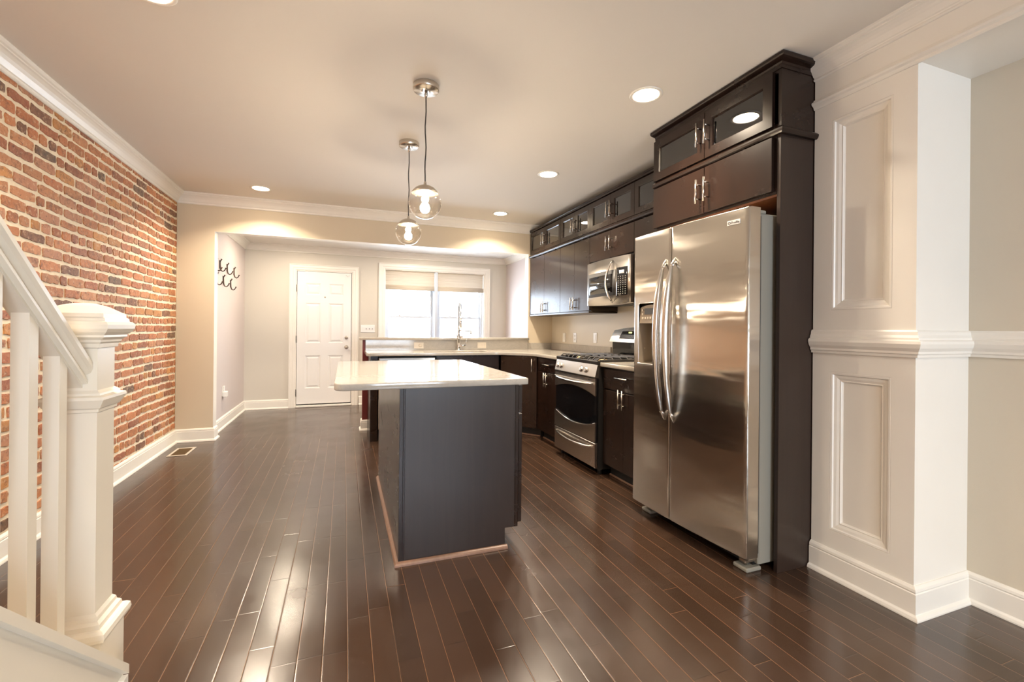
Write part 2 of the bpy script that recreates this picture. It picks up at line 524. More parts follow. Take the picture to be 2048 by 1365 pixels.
# brick wall as real bricks on a mortar bed
def brick_wall():
    rnd = random.Random(7)
    bm = BM()
    box(bm, XL - .25, XL - .004, YR - .2, YB + .12, 0, ZC, mi=1)
    lay = bm.loops.layers.float_color.new('brick_tint')
    pal = [((0.47, 0.165, 0.08), 30), ((0.52, 0.20, 0.095), 30), ((0.40, 0.13, 0.07), 20), ((0.55, 0.25, 0.14), 20),
           ((0.30, 0.10, 0.065), 12), ((0.50, 0.24, 0.17), 14), ((0.16, 0.075, 0.06), 7), ((0.10, 0.075, 0.07), 3), ((0.58, 0.27, 0.10), 12)]
    cols = [c for c, w_ in pal for _ in range(w_)]
    rows = 36; ch = (ZC) / rows
    for r in range(rows):
        y = YR - rnd.random() * .2
        header = (r % 7 == 3)
        z0 = r * ch
        while y < YB - .01:
            L = rnd.uniform(.085, .105) if (header or rnd.random() < .10) else rnd.uniform(.175, .222)
            y1 = min(y + L, YB + 0.002)
            gap = rnd.uniform(.013, .024)
            if y1 - y > .03:
                a, b_ = y + gap / 2, y1 - gap / 2
                zz0, zz1 = z0 + rnd.uniform(.0075, .0135), z0 + ch - rnd.uniform(.0075, .0135)
                col = rnd.choice(cols); k = rnd.uniform(.78, 1.12)
                dep = rnd.uniform(.0005, .0035)
                nl = 6 if L > .12 else 4
                out = []
                j = lambda s: rnd.uniform(-s, s)
                cr = .006
                # outline with chipped corners
                for i in range(nl + 1):
                    t = i / nl; inset = cr if i in (0, nl) else 0
                    out.append((a + (b_ - a) * t + (cr * .5 if i == 0 else (-cr * .5 if i == nl else 0)), zz0 + j(.0042) + (abs(j(.004)) if i in (0, nl) else 0)))
                for i in (1, 2): out.append((b_ + j(.0042), zz0 + (zz1 - zz0) * i / 3))
                for i in range(nl + 1):
                    t = 1 - i / nl
                    out.append((a + (b_ - a) * t + (cr * .5 if i == nl else (-cr * .5 if i == 0 else 0)), zz1 + j(.0042) - (abs(j(.004)) if i in (0, nl) else 0)))
                for i in (2, 1): out.append((a + j(.0042), zz0 + (zz1 - zz0) * i / 3))
                # gentle waviness of the courses
                def P(p, q, x):
                    wz = noise.noise(Vector((p * .9, q * 1.5, 3.1))) * .022 + noise.noise(Vector((p * 4, q * 4, 9.1))) * .005
                    if q < .12 or q > ZC - .12: wz *= .3
                    return bm.verts.new((x, p, min(ZC - .002, max(.001, q + wz))))
                cy = (a + b_) / 2; cz = (zz0 + zz1) / 2
                base = [P(p, q, XL - .004) for p, q in out]
                mid = [P(p, q, XL + dep * .55) for p, q in out]
                top = [P(p + (cy - p) * .03 / max(.06, b_ - a) * .9, q + (cz - q) * .10, XL + dep) for p, q in out]
                n = len(out)
                fs = [bm.faces.new(top)]
                for R0, R1 in ((base, mid), (mid, top)):
                    for i in range(n): fs.append(bm.faces.new((R0[i], R0[(i + 1) % n], R1[(i + 1) % n], R1[i])))
                for f in fs:
                    f.material_index = 0; f.smooth = False
                    for lp in f.loops: lp[lay] = (col[0] * k, col[1] * k * .97, col[2] * k * .80, 1)
            y = y1
    return struct('wall_left', bm, ['brick', 'mortar'])
brick_wall()

# back return wall with the wide opening, lintel and stub on the right
bm = BM()
box(bm, XL, -1.302, YB, YB + .12, 0, ZC)
box(bm, -1.302, 2.311, YB, YB + .12, 2.223, ZC)
box(bm, 2.311, XR + .3, YB, YB + .12, 0, ZC)
struct('wall_back', bm, 'wall_beige')
# pony wall under the bar
bm = BM(); box(bm, .205, 2.311, YB, YB + .12, 0, 1.068)
struct('wall_bar', bm, 'wall_maroon')
# right wall
bm = BM(); box(bm, XR, XR + .25, YR - .2, YB + .0, 0, ZC)
struct('wall_right', bm, 'wall_cream')
# alcove walls
bm = BM(); box(bm, XAL - .25, XAL, YB + .12, YF + .2, 0, ZA)
struct('wall_alcove_left', bm, 'wall_mauve')
bm = BM(); box(bm, XAR, XAR + .25, YB + .12, YF + .2, 0, ZA)
struct('wall_alcove_right', bm, 'wall_mauve')
# far wall with openings
DX0, DX1, DZ1 = -.700, .128, 2.085
WX0, WX1, WZ0, WZ1 = .600, 2.262, .72, 2.158
bm = BM()
YF1 = YF + .22
box(bm, XAL - .25, DX0, YF, YF1, 0, ZA)
box(bm, DX0, DX1, YF, YF1, DZ1, ZA)
box(bm, DX1, WX0, YF, YF1, 0, ZA)
box(bm, WX0, WX1, YF, YF1, 0, WZ0)
box(bm, WX0, WX1, YF, YF1, WZ1, ZA)
box(bm, WX1, XAR + .25, YF, YF1, 0, ZA)
struct('wall_far', bm, 'wall_far')
# wall behind the camera with the front window opening
bm = BM()
FX0, FX1, FZ0, FZ1 = .05, 2.15, .55, 2.30
box(bm, XL - .2, FX0, YR - .15, YR, 0, ZC); box(bm, FX1, XR + .2, YR - .15, YR, 0, ZC)
box(bm, FX0, FX1, YR - .15, YR, 0, FZ0); box(bm, FX0, FX1, YR - .15, YR, FZ1, ZC)
struct('wall_front', bm, 'wall_beige')

# pier + header
def pier():
    bm = BM()
    # front (-X) face with two sunk panels
    t = .022
    box(bm, XP + t, XR, YP0, YP1, 0, 2.40)
    y0, y1, a0, a1 = YP0, YP1, 1.290, 1.560
    box(bm, XP, XP + t, y0, a0, 0, 2.40); box(bm, XP, XP + t, a1, y1, 0, 2.40)
    for z0, z1 in ((0, .227), (1.018, 1.325), (2.280, 2.40)):
        box(bm, XP, XP + t, a0, a1, z0, z1)
    # header beam
    box(bm, XP, XR, YR, YP0, 2.378, ZC)
    box(bm, XP, XR, YP0, YP1, 2.378, ZC)
    # corner bead strip
    o = struct('wall_pier', bm, 'trim_white')
    # panel mouldings
    for z0, z1 in ((.227, 1.018), (1.325, 2.280)):
        b2 = BM()
        T = basis((XP + t, a1, z0), (0, -1, 0), (0, 0, 1), (-1, 0, 0))
        W, H = a1 - a0, z1 - z0
        rings = []
        for (ins, hgt) in ((0, 0), (0, .020), (.004, .022), (.012, .021), (.016, .015), (.028, .013), (.040, .008), (.044, .009), (.048, .004), (.052, 0)):
            rings.append([b2.verts.new(T @ Vector(p)) for p in ((ins, ins, hgt), (W - ins, ins, hgt), (W - ins, H - ins, hgt), (ins, H - ins, hgt))])
        for A, B in zip(rings, rings[1:]):
            for k in range(4): b2.faces.new((A[k], A[(k + 1) % 4], B[(k + 1) % 4], B[k]))
        struct('trim_panel_%d' % (1 if z0 < 1 else 2), b2, 'trim_white')
pier()

# crown mouldings
def crown_prof(z0, h, p):
    s = [(0, 0), (.10, 0), (.16, .04), (.16, .10), (.10, .14), (.13, .20), (.20, .24), (.27, .33), (.38, .47), (.53, .60), (.70, .70), (.80, .74), (.80, .80), (.92, .84), (1.0, .90), (1.0, 1.0), (0, 1.0)]
    return [(a * p, z0 + b_ * h) for a, b_ in s]
bm = BM(); moulding(bm, [(XL, YR), (XL, YB), (XR, YB)], crown_prof(2.492, ZC - 2.492, .082))
struct('trim_1', bm, 'trim_white')
bm = BM(); moulding(bm, [(XP, YP1), (XP, YR)], crown_prof(2.515, ZC - 2.515, .075))
struct('trim_2', bm, 'trim_white')
bm = BM(); moulding(bm, [(XAL, YB + .12), (XAL, YF), (XAR, YF), (XAR, YB + .12)], crown_prof(2.335, ZA - 2.335, .085))
struct('trim_3', bm, 'trim_white')
# picture moulding on the header
pm = [(0, 2.366), (.006, 2.366), (.010, 2.372), (.012, 2.380), (.022, 2.386), (.027, 2.394), (.024, 2.402), (.012, 2.408), (.010, 2.416), (0, 2.418)]
bm = BM(); moulding(bm, [(XP, YP1), (XP, YR)], pm)
struct('trim_4', bm, 'trim_white')
# chair rail round the pier and along the right wall
cr = [(0, 1.110), (.012, 1.110), (.014, 1.122), (.020, 1.126), (.020, 1.136), (.030, 1.150), (.036, 1.168), (.034, 1.180), (.022, 1.186), (.022, 1.194), (.016, 1.206), (.014, 1.220), (.008, 1.228), (0, 1.228)]
bm = BM(); moulding(bm, [(XP, YP1), (XP, YP0), (XR, YP0), (XR, YR)], cr)
struct('trim_5', bm, 'trim_white')
# baseboards with shoe
def base_prof(h=.137):
    return [(0, 0), (.030, 0), (.030, .006), (.026, .016), (.018, .021), (.016, .023), (.016, h - .030), (.013, h - .026), (.015, h - .020), (.013, h - .010), (.007, h - .003), (.005, h), (0, h)]
for nm, path in (('baseboard_left', [(XL, 1.9), (XL, YB), (-1.302, YB), (-1.302, YB + .12), (XAL, YB + .12), (XAL, YF), (-.775, YF)]),
                 ('baseboard_back', [(.218, YF), (XAR, YF), (XAR, YB + .12)]),
                 ('baseboard_right', [(XP, YP1), (XP, YP0), (XR, YP0), (XR, YR)])):
    bm = BM(); moulding(bm, path, base_prof())
    struct(nm, bm, 'trim_white')
bm = BM(); moulding(bm, [(.205, YB + .12), (.205, YB), (.262, YB)][::-1][::-1], [(-a, b_) for a, b_ in base_prof()])
bm.free()
bm = BM()
# the bar wall's own baseboard wraps its free end
moulding(bm, [(.262, YB), (.205, YB), (.205, YB + .12), (.205 + .5, YB + .12)], [(-a, b_) for a, b_ in base_prof(.125)])
struct('baseboard_bar', bm, 'trim_white')

# alcove opening trim: thin corner edges left plain (painted white return)
bm = BM()
box(bm, -1.3035, -1.300, YB - .001, YB + .12, 0, 2.223)
box(bm, 2.309, 2.3125, YB - .001, YB + .12, 1.10, 2.223)
box(bm, -1.302, 2.311, YB - .001, YB + .12, 2.2215, 2.2245)
struct('trim_6', bm, 'trim_white')

# ------------------------------------------------------------ back door
def back_door():
    root = thing('door_1', 'white six panel back door in the far wall beside the window', 'door', (-.286, YF, 0), kind='structure')
    # casing (stepped)
    bm = BM()
    def casing(bm, x0, x1, z0, z1, wd, y, sill=False):
        prof = [(0, 0), (0, .012), (.012, .016), (.030, .016), (.042, .022), (wd - .016, .022), (wd - .008, .028), (wd, .028), (wd, 0)]
        # path around opening: left up, top, right down
        rings = []
        for (cx, cz, dx, dz) in ((x0, z0, -1, 0), (x0, z1, -1, 1), (x1, z1, 1, 1), (x1, z0, 1, 0)):
            rings.append([bm.verts.new((cx + dx * o, y - h, cz + dz * o)) for o, h in prof])
        for A, B in zip(rings, rings[1:]):
            for k in range(len(prof) - 1): bm.faces.new((A[k], A[k + 1], B[k + 1], B[k]))
        return rings
    casing(bm, DX0 + .012, DX1 - .012, 0, DZ1 - .012, .088, YF)
    mesh_obj('door_casing', bm, 'trim_white', root)
    bm = BM()
    # jamb
    box(bm, DX0, DX0 + .024, YF - .004, YF1, 0, DZ1); box(bm, DX1 - .024, DX1, YF - .004, YF1, 0, DZ1); box(bm, DX0 + .024, DX1 - .024, YF - .004, YF1, DZ1 - .024, DZ1)
    mesh_obj('door_jamb', bm, 'trim_white', root)
    x0, x1, z0, z1 = -.671, .098, .048, 2.057
    yd = YF + .006
    W = x1 - x0; H = z1 - z0
    cols = [(x0 + .115, x0 + .115 + .215), (x1 - .115 - .215, x1 - .115)]
    rows = [(z0 + .235, z0 + .735), (z0 + .925, z0 + 1.535), (z0 + 1.655, z0 + 1.835)]
    xs = [x0] + [v for c in cols for v in c] + [x1]; zs = [z0] + [v for c in rows for v in c] + [z1]
    bm = BM()
    for i in range(5):
        for k in range(7):
            if i in (1, 3) and k in (1, 3, 5): continue
            add_verts_faces(bm, [(xs[i], yd, zs[k]), (xs[i + 1], yd, zs[k]), (xs[i + 1], yd, zs[k + 1]), (xs[i], yd, zs[k + 1])], [(0, 1, 2, 3)])
    for c in cols:
        for r in rows:
            rings = []
            for ins, d in ((0, 0), (.004, .003), (.010, .0035), (.016, .009), (.020, .010), (.045, .002), (.047, .002)):
                rings.append([bm.verts.new(p) for p in ((c[0] + ins, yd + d, r[0] + ins), (c[1] - ins, yd + d, r[0] + ins), (c[1] - ins, yd + d, r[1] - ins), (c[0] + ins, yd + d, r[1] - ins))])
            for A, B in zip(rings, rings[1:]):
                for q in range(4): bm.faces.new((A[q], A[(q + 1) % 4], B[(q + 1) % 4], B[q]))
            bm.faces.new(rings[-1])
    box(bm, x0, x1, yd + .012, yd + .045, z0, z1)
    for e in (x0, x1): pass
    add_verts_faces(bm, [(x0, yd, z0), (x0, yd + .045, z0), (x0, yd + .045, z1), (x0, yd, z1)], [(0, 1, 2, 3)])
    add_verts_faces(bm, [(x1, yd, z0), (x1, yd + .045, z0), (x1, yd + .045, z1), (x1, yd, z1)], [(0, 1, 2, 3)])
    add_verts_faces(bm, [(x0, yd, z0), (x1, yd, z0), (x1, yd + .045, z0), (x0, yd + .045, z0)], [(0, 1, 2, 3)])
    bmesh.ops.remove_doubles(bm, verts=bm.verts, dist=1e-5)
    slab = mesh_obj('door_slab', bm, 'door_white', root)
    for zz, rr in ((1.056, .026), (.906, .030)):
        bm = BM()
        lathe(bm, (.030, yd, zz), [(0, -.0), (rr, 0), (rr, -.006), (rr * .55, -.012), (rr * .45, -.026), (rr * .8, -.034), (rr * .85, -.046), (rr * .5, -.055), (0, -.056)] if zz < 1 else [(0, 0), (rr, 0), (rr, -.010), (rr * .7, -.018), (0, -.019)], 20, 'y')
        if zz > 1: box(bm, .026, .034, yd - .034, yd - .018, zz - .013, zz + .013, .002)
        mesh_obj('door_knob' if zz < 1 else 'deadbolt_turn', bm, 'satin_nickel', slab)
    bm = BM(); lathe(bm, (-.283, yd, 1.675), [(0, -.004), (.012, -.004), (.012, 0)], 14, 'y'); mesh_obj('peephole', bm, 'satin_nickel', slab)
    for zz in (.22, 1.03, 1.80):
        bm = BM(); box(bm, x0 - .016, x0 + .004, yd - .010, yd + .002, zz - .055, zz + .055, .002)
        mesh_obj('hinge', bm, 'satin_nickel', root)
    bm = BM(); box(bm, .015, .068, yd - .012, yd + .001, 2.020, 2.036, .002); box(bm, .03, .05, yd - .018, yd, 2.004, 2.022, .002)
    mesh_obj('door_latch', bm, 'plastic_white', slab)
    bm = BM(); box(bm, DX0 + .02, DX1 - .02, YF - .035, YF1, 0, .030, .006)
    mesh_obj('threshold', bm, 'trim_white', root)
    bm = BM(); box(bm, x1 + .001, x1 + .004, yd - .003, yd + .01, .86, .955); mesh_obj('strike_plate', bm, 'satin_nickel', root)
    bm = BM(); box(bm, DX0, DX1, YF1 - .03, YF1 - .02, 0, DZ1); mesh_obj('door_backing', bm, 'dark_grey', root)
back_door()

# ------------------------------------------------------------ kitchen window
def win():
    root = thing('window_1', 'white double window over the bar with two double hung sashes', 'window', (1.43, YF, WZ0), kind='structure')
    bm = BM()
    wd = .095
    prof = [(0, 0), (0, .014), (.014, .018), (.032, .018), (.044, .024), (wd - .016, .024), (wd - .008, .030), (wd, .030), (wd, 0)]
    rings = []
    for (cx, cz, dx, dz) in ((WX0, WZ0, -1, 0), (WX0, WZ1, -1, 1), (WX1, WZ1, 1, 1), (WX1, WZ0, 1, 0)):
        rings.append([bm.verts.new((cx + dx * o, YF - h, cz + dz * o)) for o, h in prof])
    for A, B in zip(rings, rings[1:]):
        for k in range(len(prof) - 1): bm.faces.new((A[k], A[k + 1], B[k + 1], B[k]))
    mesh_obj('window_casing', bm, 'trim_white', root)
    bm = BM(); box(bm, WX0 - .11, WX1 + .11, YF - .05, YF + .05, WZ0 - .03, WZ0, .004); mesh_obj('window_sill', bm, 'trim_white', root)
    bm = BM()
    t = .012
    box(bm, WX0, WX0 + t, YF - .002, YF1, WZ0, WZ1); box(bm, WX1 - t, WX1, YF - .002, YF1, WZ0, WZ1)
    box(bm, WX0 + t, WX1 - t, YF - .002, YF1, WZ1 - t, WZ1)
    mesh_obj('window_jamb', bm, 'trim_white', root)
    bm = BM(); xm = 1.4305
    box(bm, xm - .022, xm + .022, YF + .0, YF1 - .02, WZ0, WZ1 - t)
    box(bm, xm - .052, xm + .052, YF + .075, YF1 - .02, WZ0, WZ1 - t)
    mesh_obj('mullion', bm, 'vinyl_white', root)
    zm = 1.395
    for a, b_ in ((WX0 + t, xm - .022), (xm + .022, WX1 - t)):
        fr = BM(); f = .030
        box(fr, a, a + f, YF + .07, YF1 - .03, WZ0, WZ1 - t); box(fr, b_ - f, b_, YF + .07, YF1 - .03, WZ0, WZ1 - t)
        box(fr, a + f, b_ - f, YF + .07, YF1 - .03, WZ1 - t - f, WZ1 - t); box(fr, a + f, b_ - f, YF + .07, YF1 - .03, WZ0, WZ0 + f)
        mesh_obj('window_frame', fr, 'vinyl_white', root)
        a2, b2 = a + f - .004, b_ - f + .004
        for nm, za, zb, ya in (('upper_sash', zm - .020, WZ1 - t - f, YF + .125), ('lower_sash', WZ0 + f, zm + .018, YF + .085)):
            s = BM(); q = .034
            box(s, a2, a2 + q, ya, ya + .035, za, zb, .002); box(s, b2 - q, b2, ya, ya + .035, za, zb, .002)
            box(s, a2 + q, b2 - q, ya, ya + .035, za, za + q, .002); box(s, a2 + q, b2 - q, ya, ya + .035, zb - q, zb, .002)
            sash = mesh_obj(nm, s, 'vinyl_white', root)
            g = BM(); box(g, a2 + q - .003, b2 - q + .003, ya + .015, ya + .019, za + q - .003, zb - q + .003)
            mesh_obj('window_pane', g, 'window_glass', sash)
            if nm == 'lower_sash':
                for cx in (a2 + (b2 - a2) * .27, a2 + (b2 - a2) * .73):
                    l = BM(); box(l, cx - .025, cx + .025, ya + .002, ya + .03, zb, zb + .008, .002); box(l, cx - .008, cx + .018, ya - .004, ya + .02, zb + .008, zb + .016, .002)
                    mesh_obj('sash_lock', l, 'plastic_white', sash)
win()
def front_window():
    root = thing('window_2', 'white front window behind the camera position', 'window', (1.1, YR, FZ0), kind='structure')
    bm = BM(); f = .06
    box(bm, FX0, FX0 + f, YR - .12, YR - .04, FZ0, FZ1); box(bm, FX1 - f, FX1, YR - .12, YR - .04, FZ0, FZ1)
    box(bm, FX0 + f, FX1 - f, YR - .12, YR - .04, FZ0, FZ0 + f); box(bm, FX0 + f, FX1 - f, YR - .12, YR - .04, FZ1 - f, FZ1)
    box(bm, 1.07, 1.13, YR - .12, YR - .04, FZ0 + f, FZ1 - f)
    mesh_obj('window_frame', bm, 'trim_white', root)
    bm = BM(); box(bm, FX0 + f, 1.07, YR - .09, YR - .086, FZ0 + f, FZ1 - f); box(bm, 1.13, FX1 - f, YR - .09, YR - .086, FZ0 + f, FZ1 - f)
    mesh_obj('window_pane', bm, 'window_glass', root)
front_window()

# roman shades
def shade(x0, x1, label):
    root = thing('roman_shade', label, 'window shade', ((x0 + x1) / 2, YF + .03, 1.83), 'roman shades in the kitchen window')
    y = YF + .028
    prof = []
    # soft pleats: fine waves down the panel then stacked fold at the bottom
    N = 40
    z1, z0 = 2.146, 1.905
    for i in range(N + 1):
        z = z1 + (z0 - z1) * i / N
        prof.append((y + .0016 * math.sin(i * 2.1) + .004 * math.sin(i / N * PI), z))
    front = prof
    bm = BM()
    def sheet(pr, th=.003):
        A = [bm.verts.new((x0, a, b_)) for a, b_ in pr]; B = [bm.verts.new((x1, a, b_)) for a, b_ in pr]
        for k in range(len(pr) - 1):
            f = bm.faces.new((A[k], A[k + 1], B[k + 1], B[k])); f.smooth = True
    sheet(front)
    mesh_obj('shade_panel', bm, 'shade_fabric', root)
    bm = BM()
    pr = [(y + .004, 1.912), (y - .006, 1.908), (y - .016, 1.898), (y - .019, 1.885), (y - .018, 1.870), (y - .021, 1.855), (y - .022, 1.840), (y - .016, 1.832), (y - .004, 1.832), (y + .002, 1.842), (y + .004, 1.875)]
    A = [bm.verts.new((x0, a, b_)) for a, b_ in pr]; B = [bm.verts.new((x1, a, b_)) for a, b_ in pr]
    for k in range(len(pr)):
        f = bm.faces.new((A[k], A[(k + 1) % len(pr)], B[(k + 1) % len(pr)], B[k])); f.smooth = True
    bm.faces.new(A); bm.faces.new(B)
    mesh_obj('bottom_fold', bm, 'shade_fabric', root)
    bm = BM(); box(bm, x0, x1, y - .006, y + .03, 2.128, 2.1458, .002); mesh_obj('head_rail', bm, 'shade_fabric', root)
shade(WX0 + .016, 1.402, 'beige roman shade on the left half of the kitchen window, nearer the door')
shade(1.459, WX1 - .016, 'beige roman shade on the right half of the kitchen window, above the faucet')

# ------------------------------------------------------------ cabinet helpers
class Fr:
    """frame with u along the front (left to right seen from the room), z up, w outward to the room"""
    def __init__(s, o, u, w): s.o = Vector(o); s.u = Vector(u).normalized(); s.w = Vector(w).normalized(); s.T = basis(s.o, s.u, (0, 0, 1), s.w)
    def box(s, bm, u0, u1, z0, z1, w0, w1, bev=0.0): box(bm, u0, u1, z0, z1, w0, w1, bev, T=s.T)
    def p(s, u, z, w_): return s.T @ Vector((u, z, w_))
def pull(fr, u, z, w0, L, vertical, parent, name='bar_pull'):
    bm = BM()
    st = .034; r = .006
    if vertical:
        tube(bm, [fr.p(u, z - L / 2, w0 + st), fr.p(u, z + L / 2, w0 + st)], r, 12)
        for s in (-1, 1): tube(bm, [fr.p(u, z + s * L * .30, w0 - .001), fr.p(u, z + s * L * .30, w0 + st)], .0045, 8)
    else:
        tube(bm, [fr.p(u - L / 2, z, w0 + st), fr.p(u + L / 2, z, w0 + st)], r, 12)
        for s in (-1, 1): tube(bm, [fr.p(u + s * L * .30, z, w0 - .001), fr.p(u + s * L * .30, z, w0 + st)], .0045, 8)
    return mesh_obj(name, bm, 'nickel', parent)
def slab_door(fr, u0, u1, z0, z1, parent, name='door', w0=0.0, mat='espresso', th=.020):
    bm = BM(); fr.box(bm, u0, u1, z0, z1, w0, w0 + th, .0018)
    return mesh_obj(name, bm, mat, parent)
def glass_door(fr, u0, u1, z0, z1, parent, st=.058, w0=0.0):
    bm = BM(); th = .020
    outer = [(u0, z0), (u1, z0), (u1, z1), (u0, z1)]
    rings = []
    for ins, h in ((0, w0), (0, w0 + th - .0015), (.0015, w0 + th), (st - .006, w0 + th), (st, w0 + th - .007), (st, w0)):
        rings.append([bm.verts.new(fr.p(*q)) for q in ((u0 + ins, z0 + ins, h), (u1 - ins, z0 + ins, h), (u1 - ins, z1 - ins, h), (u0 + ins, z1 - ins, h))])
    rings.append(rings[0])
    for A, B in zip(rings, rings[1:]):
        for k in range(4): bm.faces.new((A[k], A[(k + 1) % 4], B[(k + 1) % 4], B[k]))
    d = mesh_obj('door', bm, 'espresso', parent)
    g = BM(); fr.box(g, u0 + st - .002, u1 - st + .002, z0 + st - .002, z1 - st + .002, w0 + .006, w0 + .010)
    mesh_obj('glass_pane', g, 'cabinet_glass', d)
    return d
def shell(fr, u0, u1, z0, z1, depth, parent, mat='espresso', t=.018, name='body', open_front=True):
    bm = BM()
    if open_front:
        fr.box(bm, u0, u0 + t, z0, z1, -depth, -.001); fr.box(bm, u1 - t, u1, z0, z1, -depth, -.001)
        fr.box(bm, u0 + t, u1 - t, z0, z0 + t, -depth, -.001); fr.box(bm, u0 + t, u1 - t, z1 - t, z1, -depth, -.001)
        fr.box(bm, u0 + t, u1 - t, z0 + t, z1 - t, -depth, -depth + .006)
    else:
        fr.box(bm, u0, u1, z0, z1, -depth, -.001)
    return mesh_obj(name, bm, mat, parent)

# ------------------------------------------------------------ upper cabinets (face plane X = 2.328)
XU = 2.328; DEP = XR - XU - .004 - .02
# u axis runs from far to near (left to right in the picture): u = 5.59 - Y
FU = Fr((XU + .020, 5.592, 0), (0, -1, 0), (-1, 0, 0))
def uy(y): return 5.592 - y
cuts = [5.588, 4.679, 4.015, 3.269, 2.632]
mids = [5.125, 4.341, 3.638, 2.905]
where = ['over the counter corner, farthest from the fridge', 'second from the return wall', 'above the microwave', 'beside the tall fridge cabinet']
for i in range(4):
    a, b_, m = uy(cuts[i]), uy(cuts[i + 1]), uy(mids[i])
    r = thing('glass_wall_cabinet', 'short dark cabinet with two small glass doors, ' + where[i], 'cabinet', (XR - .17, (cuts[i] + cuts[i + 1]) / 2, 2.2), 'glass door cabinets under the ceiling')
    shell(FU, a, b_ - .001, 2.203, 2.500, DEP, r)
    g = .002
    glass_door(FU, a + g, m - g / 2, 2.207, 2.492, r); glass_door(FU, m + g / 2, b_ - g, 2.207, 2.492, r)
    zc = 2.345
    pull(FU, m - .030, zc, .020, .148, True, r); pull(FU, m + .030, zc, .020, .148, True, r)
    zb = 1.408 if i < 2 else (1.890 if i == 2 else 1.408)
    r = thing('wall_cabinet', ['tall dark two door wall cabinet touching the return wall', 'tall dark two door wall cabinet left of the microwave', 'short dark two door cabinet directly above the microwave', 'dark wall cabinet half hidden behind the fridge, right of the microwave'][i], 'cabinet', (XR - .17, (cuts[i] + cuts[i + 1]) / 2, zb), 'dark flat door wall cabinets')
    shell(FU, a, b_ - .001, zb, 2.160, DEP, r, open_front=False)
    slab_door(FU, a + g, m - g / 2, zb + .004, 2.152, r); slab_door(FU, m + g / 2, b_ - g, zb + .004, 2.152, r)
    zc = zb + .085 if i != 2 else 2.028
    pull(FU, m - .030, zc, .020, .135, True, r); pull(FU, m + .030, zc, .020, .135, True, r)
# mouldings of the cabinet run
bm = BM()
moulding(bm, [(XU, 5.592), (XU, 2.634)], [(-.03, 2.5015), (.006, 2.5015), (.006, 2.518), (.013, 2.521), (.013, 2.537), (-.33, 2.537), (-.33, 2.5015)])
ctrim = thing('cabinet_trim', 'dark trim strips running the whole length of the low wall cabinets', 'trim', (XR - .17, 4.1, 1.387))
mesh_obj('crown_strip', bm, 'espresso', ctrim)
bm = BM()
moulding(bm, [(XU, 5.592), (XU, 2.634)], [(-.33, 2.1615), (.004, 2.1615), (.012, 2.166), (.016, 2.176), (.016, 2.184), (.010, 2.192), (.004, 2.2015), (-.33, 2.2015)])
mesh_obj('middle_strip', bm, 'espresso', ctrim)
bm = BM()
box(bm, XU - .004, XR - .004, 4.016, 5.592, 1.387, 1.406, .003)
mesh_obj('light_strip', bm, 'espresso', ctrim)

# ------------------------------------------------------------ microwave
def microwave():
    y0, y1 = 3.271, 4.008
    root = thing('microwave', 'stainless over the range microwave with curved handle and black keypad', 'microwave', (2.47, (y0 + y1) / 2, 1.458))
    bm = BM(); box(bm, 2.345, XR - .004, y0 + .004, y1 - .004, 1.458, 1.886, .002); mesh_obj('body', bm, 'black_plastic', root)
    # bowed stainless front made as a plan-curved slab with window cut-out
    F = Fr((2.300, y1, 0), (0, -1, 0), (-1, 0, 0)); W = y1 - y0
    z0, z1 = 1.456, 1.872
    bow = lambda u: .034 * (1 - ((u - W / 2) / (W / 2)) ** 2)
    def curved(u0, u1, za, zb, w0, w1, n=14, bottom_bow=0.0):
        bm = BM(); R = []
        for i in range(n + 1):
            u = u0 + (u1 - u0) * i / n; c = bow(u)
            dz = -bottom_bow * (1 - ((u - W / 2) / (W / 2)) ** 2)
            R.append([bm.verts.new(F.p(*q)) for q in ((u, za + dz, w0), (u, zb, w0), (u, zb, w1 + c), (u, za + dz, w1 + c))])
        for A, B in zip(R, R[1:]):
            for k in range(4):
                f = bm.faces.new((A[k], A[(k + 1) % 4], B[(k + 1) % 4], B[k])); f.smooth = (k == 2)
        bm.faces.new(R[0]); bm.faces.new(R[-1])
        return bm
    mesh_obj('front_panel', curved(0, W, z0, z1, -.045, .0, 20, .012), 'stainless', root)
    d = mesh_obj('door_glass_surround', curved(.030, .545, 1.530, 1.760, .001, .0025), 'dark_grey', root)
    mesh_obj('door_window', curved(.062, .50, 1.558, 1.725, .002, .0038), 'black_gloss', d)
    k = mesh_obj('control_panel', curved(.560, .700, 1.522, 1.772, .001, .0028), 'black_gloss', root)
    bm = curved(.600, .660, 1.715, 1.745, .002, .0042, 4); mesh_obj('display', bm, 'display_lcd', k)
    bm = BM()
    for r in range(9):
        for c in range(4):
            u = .580 + c * .030; z = 1.690 - r * .019
            w_ = .0030 + bow(u)
            F.box(bm, u + .002, u + .013, z - .004, z + .003, w_ - .001, w_ + .0012)
    mesh_obj('keypad', bm, 'key_grey', k)
    bm = BM(); F.box(bm, .018, .032, 1.478, 1.502, .004, .0065, .001); mesh_obj('round_badge', bm, 'key_grey', root)
    # bowed handle
    pts = []
    for i in range(15):
        t = i / 14; z = 1.462 + (1.845 - 1.462) * t
        pts.append(F.p(.470 - .0 * t + .045 * math.sin(PI * t) * -1 + .045, z, .034 + .048 * math.sin(PI * t) ** .7))
    bm = BM(); tube(bm, pts, [.006] + [.0105] * 13 + [.006], 12, flat=1.0)
    mesh_obj('handle', bm, 'stainless_bright', root)
    bm = BM(); box(bm, 2.50, 2.60, y0 + .08, y0 + .20, 1.452, 1.457); mesh_obj('surface_lamp', bm, 'hood_light', root)
    bm = BM()
    for k_ in range(2): box(bm, 2.40, 2.62, y0 + .26 + k_ * .16, y0 + .38 + k_ * .16, 1.452, 1.457, .002)
    mesh_obj('grease_filter', bm, 'dark_grey', root)
microwave()

